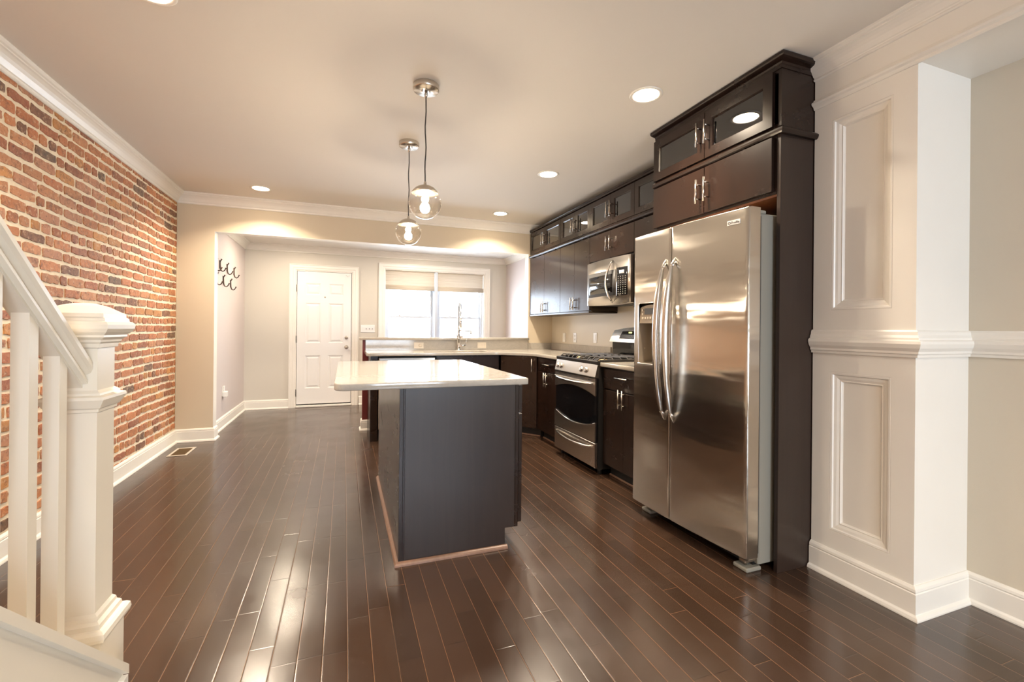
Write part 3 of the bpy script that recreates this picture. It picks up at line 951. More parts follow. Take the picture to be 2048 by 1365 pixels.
# ------------------------------------------------------------ tall fridge cabinet
def tall_cabinet():
    root = thing('fridge_cabinet', 'tall dark cabinet surround built over and around the refrigerator', 'cabinet', (2.36, 2.15, 0))
    XT = 2.050
    F = Fr((XT, 2.632, 0), (0, -1, 0), (-1, 0, 0))
    W = 2.632 - 1.660
    # side panels
    bm = BM(); box(bm, XT, 2.282, 1.6545, 1.676, 0, 2.236, .001); box(bm, XT + .235, XR - .004, 1.6545, 1.676, 0, 2.236)
    mesh_obj('side_panel', bm, 'espresso_panel', root)
    bm = BM(); box(bm, XT, XR - .004, 2.612, 2.630, 0, 2.236, .001); mesh_obj('side_panel', bm, 'espresso_panel', root)
    # lower box
    bm = BM(); F.box(bm, .020, W - .018, 1.916, 2.212, -.50, -.0005); mesh_obj('lower_body', bm, 'espresso', root)
    bm = BM(); F.box(bm, .020, W - .018, 1.904, 1.9155, -.50, -.004); mesh_obj('underside', bm, 'walnut_inside', root)
    shell(F, .0, W + .006, 2.252, 2.545, .50, root, name='upper_body')
    m = .4805
    g = .002
    for a, b_ in ((.004, m - g), (m + g, W - .030)):
        slab_door(F, a, b_, 1.930, 2.206, root)
        glass_door(F, a, b_, 2.258, 2.538, root, .062)
    for z in (2.062, 2.405):
        pull(F, m - .032, z, .020, .145, True, root); pull(F, m + .032, z, .020, .145, True, root)
    # mouldings returning round the near side
    bm = BM()
    pr = [(-.03, 2.2125), (.018, 2.2125), (.024, 2.218), (.028, 2.228), (.028, 2.236), (.020, 2.244), (.010, 2.2515), (-.03, 2.2515)]
    moulding(bm, [(XT + 0.0, 2.632), (XT, 1.6545), (2.282, 1.6545)], pr)
    box(bm, XT + .028, XR - .01, 1.690, 2.60, 2.237, 2.2515)
    mesh_obj('middle_moulding', bm, 'espresso', root)
    bm = BM()
    pr = [(-.03, 2.5455), (.004, 2.5455), (.006, 2.566), (.012, 2.573), (.034, 2.577), (.044, 2.580), (.048, 2.586), (.048, 2.600), (-.03, 2.600)]
    moulding(bm, [(XT, 2.632), (XT, 1.6545), (2.282, 1.6545)], pr)
    box(bm, XT + .028, XR - .01, 1.690, 2.60, 2.5455, 2.600)
    mesh_obj('crown_moulding', bm, 'espresso', root)
    bm = BM(); box(bm, XT + .002, XR - .005, 2.6335, 2.634, 0, 2.0); bm.free()
tall_cabinet()

# ------------------------------------------------------------ refrigerator
def fridge():
    ya, yb = 1.696, 2.560
    root = thing('refrigerator', 'stainless side by side refrigerator with ice dispenser and curved handles', 'refrigerator', (2.25, 2.13, 0))
    bm = BM(); box(bm, 1.975, 2.62, ya + .004, yb - .004, .030, 1.815, .006); mesh_obj('body', bm, 'fridge_grey', root)
    bm = BM(); box(bm, 1.949, 1.974, ya + .004, yb - .012, .09, 1.80); mesh_obj('door_gasket', bm, 'black_plastic', root)
    yc = 2.126 + .095  # gap at 2.221
    R0 = 1.840
    xf = lambda y: 1.826 + .042 * ((y - 2.42) / .724) ** 2
    z0, z1 = .082, 1.838
    # dispenser cutout in freezer door
    dy0, dy1, dz0, dz1 = 2.285, 2.500, 1.000, 1.388
    def door(name, a, b_, cut=None):
        bm = BM(); n = 24
        ys = [a + (b_ - a) * i / n for i in range(n + 1)]
        if cut: ys = sorted([y for y in ys if abs(y - cut[0]) > .006 and abs(y - cut[1]) > .006] + [cut[0], cut[1]])
        er = .011
        def fx(y):
            d = min(y - a, b_ - y); e = 0
            if d < er: e = er - math.sqrt(max(0, er * er - (er - d) ** 2))
            return xf(y) + e
        ys = sorted(set([a, a + er * .15, a + er * .5, a + er] + [y for y in ys if a + er < y < b_ - er] + [b_ - er, b_ - er * .5, b_ - er * .15, b_]))
        zs = [z0, z0 + .006, z1 - .006, z1]
        if cut: zs = sorted(zs + [cut[2], cut[3]])
        off = lambda z: .006 if z in (z0, z1) else 0
        grid = [[bm.verts.new((fx(y) + off(z), y, z)) for y in ys] for z in zs]
        for i in range(len(zs) - 1):
            for k in range(len(ys) - 1):
                if cut and zs[i] >= cut[2] - 1e-6 and zs[i + 1] <= cut[3] + 1e-6 and ys[k] >= cut[0] - 1e-6 and ys[k + 1] <= cut[1] + 1e-6: continue
                f = bm.faces.new((grid[i][k], grid[i][k + 1], grid[i + 1][k + 1], grid[i + 1][k])); f.smooth = True
        xb = 1.948
        # returns
        for col in (0, -1):
            bk = [bm.verts.new((xb, ys[col], z)) for z in zs]
            for i in range(len(zs) - 1): bm.faces.new((grid[i][col], grid[i + 1][col], bk[i + 1], bk[i]))
        for ri in (0, -1):
            bk = [bm.verts.new((xb, y, zs[ri])) for y in ys]
            for k in range(len(ys) - 1): bm.faces.new((grid[ri][k], grid[ri][k + 1], bk[k + 1], bk[k]))
        bm.faces.new([bm.verts.new(p) for p in ((xb, ys[0], z0), (xb, ys[-1], z0), (xb, ys[-1], z1), (xb, ys[0], z1))])
        bmesh.ops.remove_doubles(bm, verts=bm.verts, dist=1e-6)
        return mesh_obj(name, bm, 'stainless_door', root)
    fz = door('freezer_door', 2.204, yb, (dy0, dy1, dz0, dz1))
    fd = door('fridge_door', 1.681, 2.198)
    # dispenser recess
    bm = BM(); X0 = xf(dy0) ; X1 = 1.950
    def q(p): return bm.verts.new(p)
    fr0 = [q((xf(y) + .001, y, z)) for y, z in ((dy0, dz0), (dy1, dz0), (dy1, 1.262), (dy0, 1.262))]
    bk = [q((X1, y, z)) for y, z in ((dy0 + .015, dz0 + .01), (dy1 - .015, dz0 + .01), (dy1 - .015, 1.262), (dy0 + .015, 1.262))]
    for k in range(4): bm.faces.new((fr0[k], fr0[(k + 1) % 4], bk[(k + 1) % 4], bk[k]))
    bm.faces.new(bk)
    mesh_obj('dispenser_recess', bm, 'dispenser_tan', fz)
    bm = BM()
    n = 10
    lo, hi, lo2 = [], [], []
    for i in range(n + 1):
        y = dy0 + (dy1 - dy0) * i / n; t = (i / n - .5) * 2
        lo.append(q((xf(y) + .004, y, 1.262))); hi.append(q((xf(y) + .010, y, 1.362 + .018 * (1 - t * t))))
        lo2.append(q((xf(y) + .045, y, dz1)))
    for k in range(n):
        f = bm.faces.new((lo[k], lo[k + 1], hi[k + 1], hi[k])); f = bm.faces.new((hi[k], hi[k + 1], lo2[k + 1], lo2[k])); f.material_index = 1
    pn = mesh_obj('dispenser_panel', bm, ['dispenser_tan', 'dark_grey'], fz)
    bm = BM()
    y = 2.42; xx = xf(2.40) + .0015
    box(bm, xx, xx + .004, 2.305, 2.445, 1.318, 1.358); mesh_obj('dispenser_display', bm, 'dark_grey', pn)
    bm = BM()
    for i in range(6): box(bm, xf(2.45 - i * .026) + .002, xf(2.45 - i * .026) + .007, 2.432 - i * .026, 2.446 - i * .026, 1.288, 1.302, .001)
    for i in range(3): box(bm, xf(2.47) + .002, xf(2.47) + .008, 2.461, 2.475, 1.288 + i * .026, 1.302 + i * .026, .001)
    mesh_obj('dispenser_buttons', bm, 'vent_metal', pn)
    bm = BM(); box(bm, 1.872, 1.90, 2.345, 2.375, 1.205, 1.262, .004); mesh_obj('dispenser_spout', bm, 'plastic_almond', fz)
    bm = BM(); fpts = []
    rim = []
    for (yy, zz) in rrect(dy0 - .004, dy1 + .004, dz0 - .004, dz1 + .004, .018, 5): rim.append((xf(yy) - .001, yy, zz))
    tube(bm, rim + [rim[0]], .0045, 6, cap=False); mesh_obj('dispenser_rim', bm, 'stainless_bright', fz)
    bm = BM(); box(bm, xf(2.39) - .016, xf(2.39) + .012, dy0 + .002, dy1 - .002, dz0 - .012, dz0 + .004, .004); mesh_obj('drip_tray', bm, 'stainless_bright', fz)
    # handles: long bows either side of the gap
    for nm, yb0, par in (('freezer_handle', 2.240, fz), ('fridge_handle', 2.162, fd)):
        pts, rs = [], []
        n = 26
        for i in range(n + 1):
            t = i / n; z = .672 + (1.648 - .672) * t
            s = math.sin(PI * t)
            pts.append((xf(yb0) - .002 - .070 * s ** .6, yb0, z)); rs.append(.003 + .0155 * min(1, s * 1.9))
        bm = BM(); tube(bm, pts, rs, 14, flat=1.25)
        for ze, sg in ((.668, 1), (1.652, -1)):
            tube(bm, [(xf(yb0) + .001, yb0, ze + sg * .030), (xf(yb0) - .030, yb0, ze + sg * .060)], [.008, .009], 10)
        mesh_obj(nm, bm, 'stainless_bright', par)
    # badge
    y0, y1 = 1.728, 1.802; zc = 1.772
    pass
    u = Vector((xf(1.728) - xf(1.802), -.074, 0)).normalized(); wv = Vector((0, 0, 1)).cross(u) * -1
    if wv.x > 0: wv = -wv
    T = basis((xf(1.802) - .0004, 1.802, zc - .012), u, (0, 0, 1), wv)
    bm = BM(); box(bm, 0, .075, 0, .024, -.001, .002, .0008, T=T); bd = mesh_obj('badge_plate', bm, 'plastic_white', fd)
    bm = BM(); lathe(bm, T @ Vector((.013, .012, .0021)), [(.008, 0), (.008, .0006), (.0045, .0006), (.0045, 0)], 18, (u, Vector((0, 0, 1)), wv)); mesh_obj('badge_emblem', bm, 'dark_grey', bd)
    cu = bpy.data.curves.new('tmp', 'FONT'); cu.body = 'Profile'; cu.size = .018; cu.extrude = .0003
    o = bpy.data.objects.new('tmp', cu); COL.objects.link(o)
    me = bpy.data.meshes.new_from_object(o.evaluated_get(bpy.context.evaluated_depsgraph_get()))
    bm = BM(); bm.from_mesh(me); bpy.data.objects.remove(o); bpy.data.meshes.remove(me)
    bmesh.ops.transform(bm, matrix=T @ Matrix.Translation((.024, .006, .0024)), verts=bm.verts)
    mesh_obj('badge_lettering', bm, 'dark_grey', bd)
    # hinges on top, toe grille and feet
    for y in (ya + .035, yb - .035):
        bm = BM(); box(bm, 1.905, 2.02, y - .022, y + .022, 1.8155, 1.835, .004); tube(bm, [(1.925, y, 1.83), (1.925, y, 1.846)], .008, 10); mesh_obj('top_hinge', bm, 'fridge_grey', root)
        bm = BM(); box(bm, 1.900, 1.985, y - .02, y + .02, .046, .062, .003); tube(bm, [(1.925, y, .03), (1.925, y, .085)], .009, 10); mesh_obj('bottom_hinge', bm, 'nickel', root)
    bm = BM(); box(bm, 1.965, 1.990, ya + .03, yb - .03, .012, .078)
    for k in range(16): box(bm, 1.958, 1.966, ya + .06 + k * .047, ya + .09 + k * .047, .022, .068)
    mesh_obj('toe_grille', bm, 'black_plastic', root)
    for y in (ya + .05, yb - .05):
        bm = BM(); box(bm, 1.90, 2.00, y - .045, y + .045, .0, .022, .006); mesh_obj('front_foot', bm, 'fridge_grey', root)
fridge()

# ------------------------------------------------------------ base cabinets, worktops
XB = 2.020; ZT = .945; TH = .034
# right-hand base cabinet between fridge and range
def base_right():
    root = thing('base_cabinet', 'dark base cabinet between the range and the refrigerator', 'cabinet', (2.34, 2.94, 0), 'dark base cabinets along the right wall')
    F = Fr((XB + .02, 3.250, 0), (0, -1, 0), (-1, 0, 0)); W = 3.250 - 2.636
    bm = BM(); F.box(bm, 0, W, .10, ZT - TH, -(XR - XB - .03), -.001); mesh_obj('body', bm, 'espresso', root)
    bm = BM(); F.box(bm, .0, W, 0, .10, -(XR - XB - .03), -.065); mesh_obj('toe_kick', bm, 'toe_black', root)
    bm = BM(); F.box(bm, 0, W, 0, .016, -.065, -.050, .004); mesh_obj('shoe_moulding', bm, 'shoe_brown', root)
    d = slab_door(F, .012, W - .012, .735, .895, root, 'drawer'); pull(F, W * .49, .838, .020, .16, False, d)
    m = W * .485
    a = slab_door(F, .012, m - .001, .112, .725, root); pull(F, m - .026, .678, .020, .148, True, a)
    a = slab_door(F, m + .001, W - .012, .112, .725, root); pull(F, m + .026, .676, .020, .148, True, a)
base_right()
def base_left():
    root = thing('base_cabinet', 'dark narrow base cabinet with a drawer, left of the range', 'cabinet', (2.34, 4.32, 0), 'dark base cabinets along the right wall')
    F = Fr((XB + .02, 4.600, 0), (0, -1, 0), (-1, 0, 0)); W = 4.600 - 4.040
    bm = BM(); F.box(bm, 0, W, .10, ZT - TH, -(XR - XB - .03), -.001); mesh_obj('body', bm, 'espresso', root)
    bm = BM(); F.box(bm, .0, W, 0, .10, -(XR - XB - .03), -.065); mesh_obj('toe_kick', bm, 'toe_black', root)
    bm = BM(); F.box(bm, 0, W, 0, .016, -.065, -.050, .004); mesh_obj('shoe_moulding', bm, 'shoe_brown', root)
    d = slab_door(F, .012, W - .012, .762, .900, root, 'drawer'); pull(F, W * .5, .838, .020, .16, False, d)
    m = W * .46
    a = slab_door(F, .012, m - .001, .112, .752, root); pull(F, m - .028, .680, .020, .148, True, a)
    a = slab_door(F, m + .001, W - .012, .112, .752, root); pull(F, m + .028, .680, .020, .148, True, a)
base_left()
YP = 5.000   # front plane of peninsula doors
DGA = Vector((1.715, YP, 0)); DGB = Vector((XB, 4.600, 0))
def corner():
    root = thing('corner_cabinet', 'dark angled corner base cabinet with one tall door', 'cabinet', (2.2, 5.1, 0))
    d = (DGB - DGA); n = Vector((d.y, -d.x, 0)).normalized()
    if n.x > 0: n = -n
    F = Fr(DGA - n * .02, d, n); L = d.length
    bm = BM()
    poly = [(F.p(0, 0, -.001).x, F.p(0, 0, -.001).y), (F.p(L, 0, -.001).x, F.p(L, 0, -.001).y), (XR - .006, 4.602), (XR - .006, 5.574), (F.p(0, 0, 0).x, 5.574)]
    prism(bm, poly, .10, ZT - TH); mesh_obj('body', bm, 'espresso', root)
    bm = BM(); a = F.p(0, 0, -.07); b_ = F.p(L, 0, -.07)
    prism(bm, [(a.x, a.y), (b_.x, b_.y), (XR - .006, 4.62), (XR - .006, 5.574), (a.x, 5.574)], 0, .0995); mesh_obj('toe_kick', bm, 'toe_black', root)
    bm = BM(); F.box(bm, .0, L, 0, .018, -.070, -.054, .004); mesh_obj('shoe_moulding', bm, 'shoe_brown', root)
    dd = slab_door(F, .010, L - .012, .112, .900, root); pull(F, L - .060, .810, .020, .148, True, dd)
corner()
def sink_base():
    root = thing('sink_cabinet', 'dark sink base cabinet in the peninsula beside the dishwasher', 'cabinet', (1.33, 5.29, 0))
    F = Fr((.962, YP + .02, 0), (1, 0, 0), (0, -1, 0)); W = 1.706 - .962
    bm = BM(); d = YB - YP - .05
    F.box(bm, 0, .018, .10, ZT - TH, -d, -.001); F.box(bm, W - .018, W, .10, ZT - TH, -d, -.001)
    F.box(bm, .018, W - .018, .10, .118, -d, -.001); F.box(bm, .018, W - .018, .10, ZT - TH, -d, -d + .01)
    F.box(bm, .018, W - .018, .74, ZT - TH, -.02, -.001)
    mesh_obj('body', bm, 'espresso', root)
    bm = BM(); F.box(bm, 0, W, 0, .0995, -d, -.065); mesh_obj('toe_kick', bm, 'toe_black', root)
    slab_door(F, .008, W - .008, .772, .902, root, 'false_drawer')
    slab_door(F, .008, W / 2 - .001, .112, .762, root); slab_door(F, W / 2 + .001, W - .008, .112, .762, root)
    pull(F, W / 2 - .03, .68, .020, .148, True, root); pull(F, W / 2 + .03, .68, .020, .148, True, root)
sink_base()
def dishwasher():
    root = thing('dishwasher', 'stainless dishwasher in the peninsula behind the island', 'dishwasher', (.64, 5.28, 0))
    bm = BM(); box(bm, .347, .955, YP + .03, YB - .03, .11, .895); mesh_obj('body', bm, 'black_plastic', root)
    bm = BM(); box(bm, .347, .950, YP - .012, YP + .029, .128, .800, .004); mesh_obj('door', bm, 'stainless', root)
    bm = BM(); box(bm, .347, .950, YP - .016, YP + .029, .806, .892, .006); mesh_obj('control_panel', bm, 'stainless', root)
    bm = BM(); tube(bm, [(.40, YP - .012, .76), (.405, YP - .045, .765), (.90, YP - .045, .765), (.905, YP - .012, .76)], .010, 10); mesh_obj('handle', bm, 'stainless_bright', root)
    bm = BM(); box(bm, .347, .955, YP + .06, YP + .08, 0, .11); mesh_obj('toe_kick', bm, 'toe_black', root)
dishwasher()
bm = BM(); box(bm, .262, .338, YP + .005, YB - .032, 0, ZT - TH, .001)
tag(mesh_obj('end_panel', bm, 'espresso'), 'dark end panel of the peninsula left of the dishwasher', 'panel')

# worktops
def arc(cx, cy, r, a0, a1, n=8): return [(cx + r * math.cos(rad(a0 + (a1 - a0) * i / n)), cy + r * math.sin(rad(a0 + (a1 - a0) * i / n))) for i in range(n + 1)]
yfr = YP - .030; xfr = XB - .026
outer = [(.222, YB - .002)] + arc(.222 + .05, yfr + .05, .05, 180, 270) + [(1.60, yfr), (1.66, yfr - .002), (1.71, yfr - .020), (1.76, yfr - .058), (1.90, 4.78), (1.955, 4.70), (1.982, 4.64), (xfr, 4.58), (xfr, 4.040), (XR - .002, 4.040), (XR - .002, YB - .002)]
hole = rrect(1.06, 1.60, 5.06, 5.43, .03)
bm = curve_slab(outer, [hole], ZT - TH, ZT, .005)
tag(mesh_obj('peninsula_worktop', bm, 'marble'), 'pale marble worktop wrapping the corner with the sink cut out', 'worktop')
bm = curve_slab([(xfr, 2.640), (XR - .002, 2.640), (XR - .002, 3.250), (xfr, 3.250)], [], ZT - TH, ZT, .005)
tag(mesh_obj('side_worktop', bm, 'marble'), 'short pale marble worktop between range and refrigerator', 'worktop')
# bar top
bm = curve_slab([(.168, 5.545), (2.309, 5.545), (2.309, 5.90), (.168, 5.90)], [], 1.069, 1.099, .004)
tag(mesh_obj('bar_top', bm, 'marble'), 'raised marble bar top under the kitchen window', 'worktop')
# backsplash
bm = BM(); box(bm, .235, 2.303, YB - .020, YB - .001, ZT + .0005, 1.0685, .001)
box(bm, 2.304, XR - .020, YB - .020, YB - .001, ZT + .0005, 1.030, .001)
box(bm, XR - .020, XR - .001, 4.12, YB - .001, ZT + .0005, 1.030, .001)
tag(mesh_obj('backsplash', bm, 'marble'), 'low marble backsplash behind the peninsula and corner counter', 'backsplash')
bm = BM(); box(bm, XR - .020, XR - .001, 2.64, 3.25, ZT + .0005, 1.030, .001)
tag(mesh_obj('short_backsplash', bm, 'marble'), 'short marble backsplash between range and refrigerator', 'backsplash')

# sink
def sink():
    root = thing('sink', 'undermount steel sink basin below the faucet', 'sink', (1.33, 5.245, .70))
    bm = BM()
    A = rrect(1.055, 1.605, 5.055, 5.435, .035, 5); B = rrect(1.07, 1.59, 5.07, 5.42, .05, 5)
    n = len(A)
    r0 = [bm.verts.new((x, y, ZT - TH - .0005)) for x, y in A]; r1 = [bm.verts.new((x, y, .73)) for x, y in B]
    for k in range(n): bm.faces.new((r0[k], r0[(k + 1) % n], r1[(k + 1) % n], r1[k]))
    bm.faces.new(r1)
    mesh_obj('basin', bm, 'stainless', root)
    bm = BM(); lathe(bm, (1.33, 5.245, .731), [(0, .001), (.03, .001), (.045, .003), (.045, 0)], 20); mesh_obj('drain', bm, 'chrome', root)
sink()
def faucet():
    x, y = 1.335, 5.490
    root = thing('faucet', 'tall chrome spring kitchen faucet at the peninsula sink', 'faucet', (x, y, ZT))
    bm = BM(); lathe(bm, (x, y, ZT), [(0, 0), (.029, 0), (.029, .006), (.022, .014), (.020, .05), (.020, .13), (.023, .135), (.023, .165), (.017, .175), (.015, .21), (.015, .30)], 20, closed=True); mesh_obj('body', bm, 'chrome', root)
    # spring coil riser
    bm = BM(); pts = []
    z0, z1 = ZT + .30, ZT + .545; turns = 26
    for i in range(turns * 8 + 1):
        a = 2 * PI * i / 8; t = i / (turns * 8)
        pts.append((x + .014 * math.cos(a), y + .014 * math.sin(a), z0 + (z1 - z0) * t))
    tube(bm, pts, .0032, 5); tube(bm, [(x, y, z0 - .01), (x, y, z1)], .010, 10); mesh_obj('spring', bm, 'chrome', root)
    bm = BM(); P = []
    for i in range(13):
        a = PI * i / 12; P.append((x, y - .05 + .05 * math.cos(a), z1 + .05 * math.sin(a)))
    P += [(x, y - .10, z1 - .06), (x, y - .10, z1 - .13)]
    tube(bm, P, .0095, 10); tube(bm, [(x, y - .10, z1 - .13), (x, y - .10, z1 - .27)], [.013, .017], 12); mesh_obj('spray_hose', bm, 'chrome', root)
    bm = BM(); tube(bm, [(x, y, ZT + .245), (x + .13, y - .03, ZT + .240), (x + .155, y - .035, ZT + .238)], .0085, 10); tube(bm, [(x + .148, y - .034, ZT + .250), (x + .148, y - .034, ZT + .200)], .012, 10); mesh_obj('spout', bm, 'chrome', root)
    bm = BM(); tube(bm, [(x + .01, y - .01, ZT + .165), (x + .045, y - .03, ZT + .17)], [.016, .014], 12); tube(bm, [(x - .018, y, ZT + .16), (x - .030, y - .01, ZT + .20), (x - .044, y - .01, ZT + .265)], [.008, .006, .005], 8); mesh_obj('upper_lever', bm, 'chrome', root)
    bm = BM(); tube(bm, [(x, y - .01, ZT + .055), (x + .085, y - .03, ZT + .055)], [.017, .015], 12); tube(bm, [(x + .075, y - .03, ZT + .06), (x + .10, y - .03, ZT + .155)], .005, 8); mesh_obj('mixer_lever', bm, 'chrome', root)
    bm = BM(); tube(bm, [(x, y, ZT + .39), (x, y - .10, ZT + .39)], .006, 8); mesh_obj('hose_clip', bm, 'chrome', root)
faucet()

# ------------------------------------------------------------ gas range
def gas_range():
    y0, y1 = 3.254, 4.034
    W = y1 - y0
    root = thing('gas_range', 'stainless gas range with black arched oven window and cast iron grates', 'range', (2.32, (y0 + y1) / 2, 0))
    F = Fr((1.985, y1, 0), (0, -1, 0), (-1, 0, 0))
    bm = BM(); box(bm, 1.988, XR - .01, y0 + .003, y1 - .003, .05, .905); mesh_obj('body', bm, 'black_enamel', root)
    for u in (.05, W - .05):
        for x in (2.03, 2.58):
            bm = BM(); tube(bm, [(x, y1 - u, 0), (x, y1 - u, .06)], .018, 10)
            mesh_obj('foot', bm, 'black_plastic', root)
    # drawer
    bm = BM(); F.box(bm, .004, W - .012, .062, .268, .0, .026, .004); dr = mesh_obj('storage_drawer', bm, 'stainless', root)
    def bow_handle(zc, parent, sag, u0=.05, u1=W - .07, th=.013):
        bm = BM(); P = []; rs = []
        for i in range(17):
            t = i / 16; s = math.sin(PI * t)
            P.append(F.p(u0 + (u1 - u0) * t, zc - sag * s, .030 + .034 * s ** .5)); rs.append(.008 + (th - .008) * min(1, 2.2 * s))
        tube(bm, P, rs, 12, flat=.8)
        for u in (u0, u1): F.box(bm, u - .014, u + .014, zc - .011, zc + .011, .024, .040, .004)
        return mesh_obj('handle', bm, 'stainless_bright', parent)
    bow_handle(.232, dr, .018)
    # oven door: stainless frame with arched glass
    z0, z1 = .276, .806
    bm = BM(); F.box(bm, .004, W - .012, z0, z1, .0, .016, .003); od = mesh_obj('oven_door', bm, 'black_gloss', root)
    n = 20
    def band(top):
        bm = BM(); R = []
        for i in range(n + 1):
            t = i / n; u = .004 + (W - .016) * t; c = 1 - (2 * t - 1) ** 2
            if top: za, zb = .662 + .050 * c, z1
            else: za, zb = z0, .437 - .060 * c
            R.append([bm.verts.new(F.p(*q)) for q in ((u, za, .0165), (u, zb, .0165), (u, zb, .028), (u, za, .028))])
        for A, B in zip(R, R[1:]):
            for k in range(4): bm.faces.new((A[k], A[(k + 1) % 4], B[(k + 1) % 4], B[k]))
        bm.faces.new(R[0]); bm.faces.new(R[-1])
        return bm
    tb = mesh_obj('door_upper_band', band(True), 'stainless', od)
    lb = mesh_obj('door_lower_band', band(False), 'stainless', od)
    bm = BM(); P = []
    for i in range(n + 1):
        t = i / n; P.append(F.p(.004 + (W - .016) * t, .437 - .060 * (1 - (2 * t - 1) ** 2), .024))
    tube(bm, P, .0055, 8); mesh_obj('lip', bm, 'chrome', lb)
    for i in range(6):
        bm = BM(); u = .035 + i * (W - .14) / 5.2; F.box(bm, u, u + .058, .787, .793, .0275, .0286)
        mesh_obj('vent_slot', bm, 'gap_shadow', tb)
    bow_handle(.762, od, .010, .03, W - .05, .014)
    # sloping control panel
    bm = BM()
    P = [(.0, .815), (.030, .815), (.030, .822), (.006, .922), (-.05, .922), (-.05, .815)]
    R = [[bm.verts.new(F.p(u, z, w_)) for w_, z in P] for u in (.004, W - .012)]
    for k in range(6): bm.faces.new((R[0][k], R[0][(k + 1) % 6], R[1][(k + 1) % 6], R[1][k]))
    bm.faces.new(R[0]); bm.faces.new(R[1])
    cp = mesh_obj('control_panel', bm, 'stainless', root)
    nrm = (Vector((-.1, 0, .0)) + Vector((0, 0, .024))).normalized(); ax = (Vector((0, 1, 0)), nrm.cross(Vector((0, 1, 0))), nrm)
    for u in (.055, .125, .515, .600):
        bm = BM(); c = F.p(u, .868, .0195)
        lathe(bm, c, [(.027, 0), (.027, .004), (.023, .006), (.021, .012), (.018, .014), (0, .014)], 20, ax)
        T = basis(c + nrm * .0135, ax[0], ax[1], ax[2]); box(bm, -.004, .004, -.019, .019, 0, .009, .002, T=T)
        mesh_obj('burner_knob', bm, 'stainless_bright', cp)
    # cooktop
    bm = BM()
    box(bm, 1.975, 2.60, y0, y1, .9225, .938, .004)
    box(bm, 1.975, 2.60, y0, y0 + .02, .938, .956, .004); box(bm, 1.975, 2.60, y1 - .02, y1, .938, .956, .004)
    box(bm, 1.972, 1.992, y0 + .0, y1 - .0, .926, .956, .006)
    ct = mesh_obj('cooktop', bm, 'black_enamel', root)
    for bx in (2.14, 2.44):
        for by in (y0 + .19, y1 - .19):
            bm = BM(); lathe(bm, (bx, by, .938), [(0, 0), (.048, 0), (.046, .010), (.036, .012), (.036, .018), (0, .018)], 20); mesh_obj('burner', bm, 'brass_dull' if bx < 2.2 else 'cast_iron', ct)
    for a, b_ in ((y0 + .022, (y0 + y1) / 2 - .003), ((y0 + y1) / 2 + .003, y1 - .022)):
        bm = BM(); zt = .976; r = .006
        w2 = (b_ - a)
        # outer frame rails
        for yy in (a + .006, b_ - .006): tube(bm, [(2.01, yy, .958), (2.56, yy, .958)], r, 6)
        # arched fingers running from front to back
        for k in range(5):
            yy = a + .03 + (w2 - .06) * k / 4
            tube(bm, [(2.000, yy, .945), (2.004, yy, .962), (2.020, yy, zt), (2.09, yy, zt), (2.10, yy, .970)], r, 6)
            tube(bm, [(2.575, yy, .945), (2.570, yy, .962), (2.555, yy, zt), (2.49, yy, zt)], r, 6)
        for xx in (2.06, 2.14, 2.22, 2.29, 2.37, 2.44, 2.51):
            tube(bm, [(xx, a + .006, .950), (xx, a + .012, .966), (xx, a + .028, zt), (xx, b_ - .028, zt), (xx, b_ - .012, .966), (xx, b_ - .006, .950)], r, 6)
        mesh_obj('grate', bm, 'cast_iron', root)
    # backguard
    bm = BM()
    prism(bm, [(-.0, .957), (-.0, 1.10), (W, 1.10), (W, .957)], -.06, 0, basis((2.62, y1 - .0, 0), (0, -1, 0), (0, 0, 1), (-1, 0, 0)))
    mesh_obj('lower_guard', bm, 'black_gloss', root)
    bm = BM()
    F2 = Fr((2.60, y1, 0), (0, -1, 0), (-1, 0, 0))
    shape = []
    for i in range(13):
        t = i / 12; shape.append((.035 + (W - .07) * t, 1.212 + .030 * (1 - (2 * t - 1) ** 2)))
    outl = [(.0, 1.095), (W, 1.095)] + [(W - .006, 1.14)] + shape[::-1] + [(.006, 1.14)]
    nn = len(outl)
    f0 = [bm.verts.new(F2.p(a, b_, .020 - (b_ - 1.095) * .35)) for a, b_ in outl]; f1 = [bm.verts.new(F2.p(a, b_, -.06)) for a, b_ in outl]
    bm.faces.new(f0); bm.faces.new(f1)
    for k in range(nn): bm.faces.new((f0[k], f0[(k + 1) % nn], f1[(k + 1) % nn], f1[k]))
    bg_ = mesh_obj('backguard', bm, 'stainless_bright', root)
    sl = lambda z: .0205 - (z - 1.095) * .35
    bm = BM(); pts = [(.155, 1.130), (.60, 1.130), (.585, 1.205), (.185, 1.205)]
    fA = [bm.verts.new(F2.p(a, b_, sl(b_) + .0015)) for a, b_ in pts]; fB = [bm.verts.new(F2.p(a, b_, sl(b_) - .002)) for a, b_ in pts]
    bm.faces.new(fA); bm.faces.new(fB)
    for k in range(4): bm.faces.new((fA[k], fA[(k + 1) % 4], fB[(k + 1) % 4], fB[k]))
    dp = mesh_obj('display_panel', bm, 'black_gloss', bg_)
    bm = BM()
    for u, wd in ((.300, .010), (.314, .004), (.324, .010), (.338, .010)): F2.box(bm, u, u + wd, 1.178, 1.196, sl(1.187) + .0005, sl(1.187) + .0025)
    mesh_obj('clock_digits', bm, 'display_amber', dp)
    bm = BM()
    for c in range(9):
        for r in range(2): F2.box(bm, .205 + c * .028, .222 + c * .028, 1.140 + r * .016, 1.149 + r * .016, sl(1.145 + r * .016) - .0005, sl(1.145 + r * .016) + .0018)
    mesh_obj('buttons', bm, 'key_grey', dp)
gas_range()

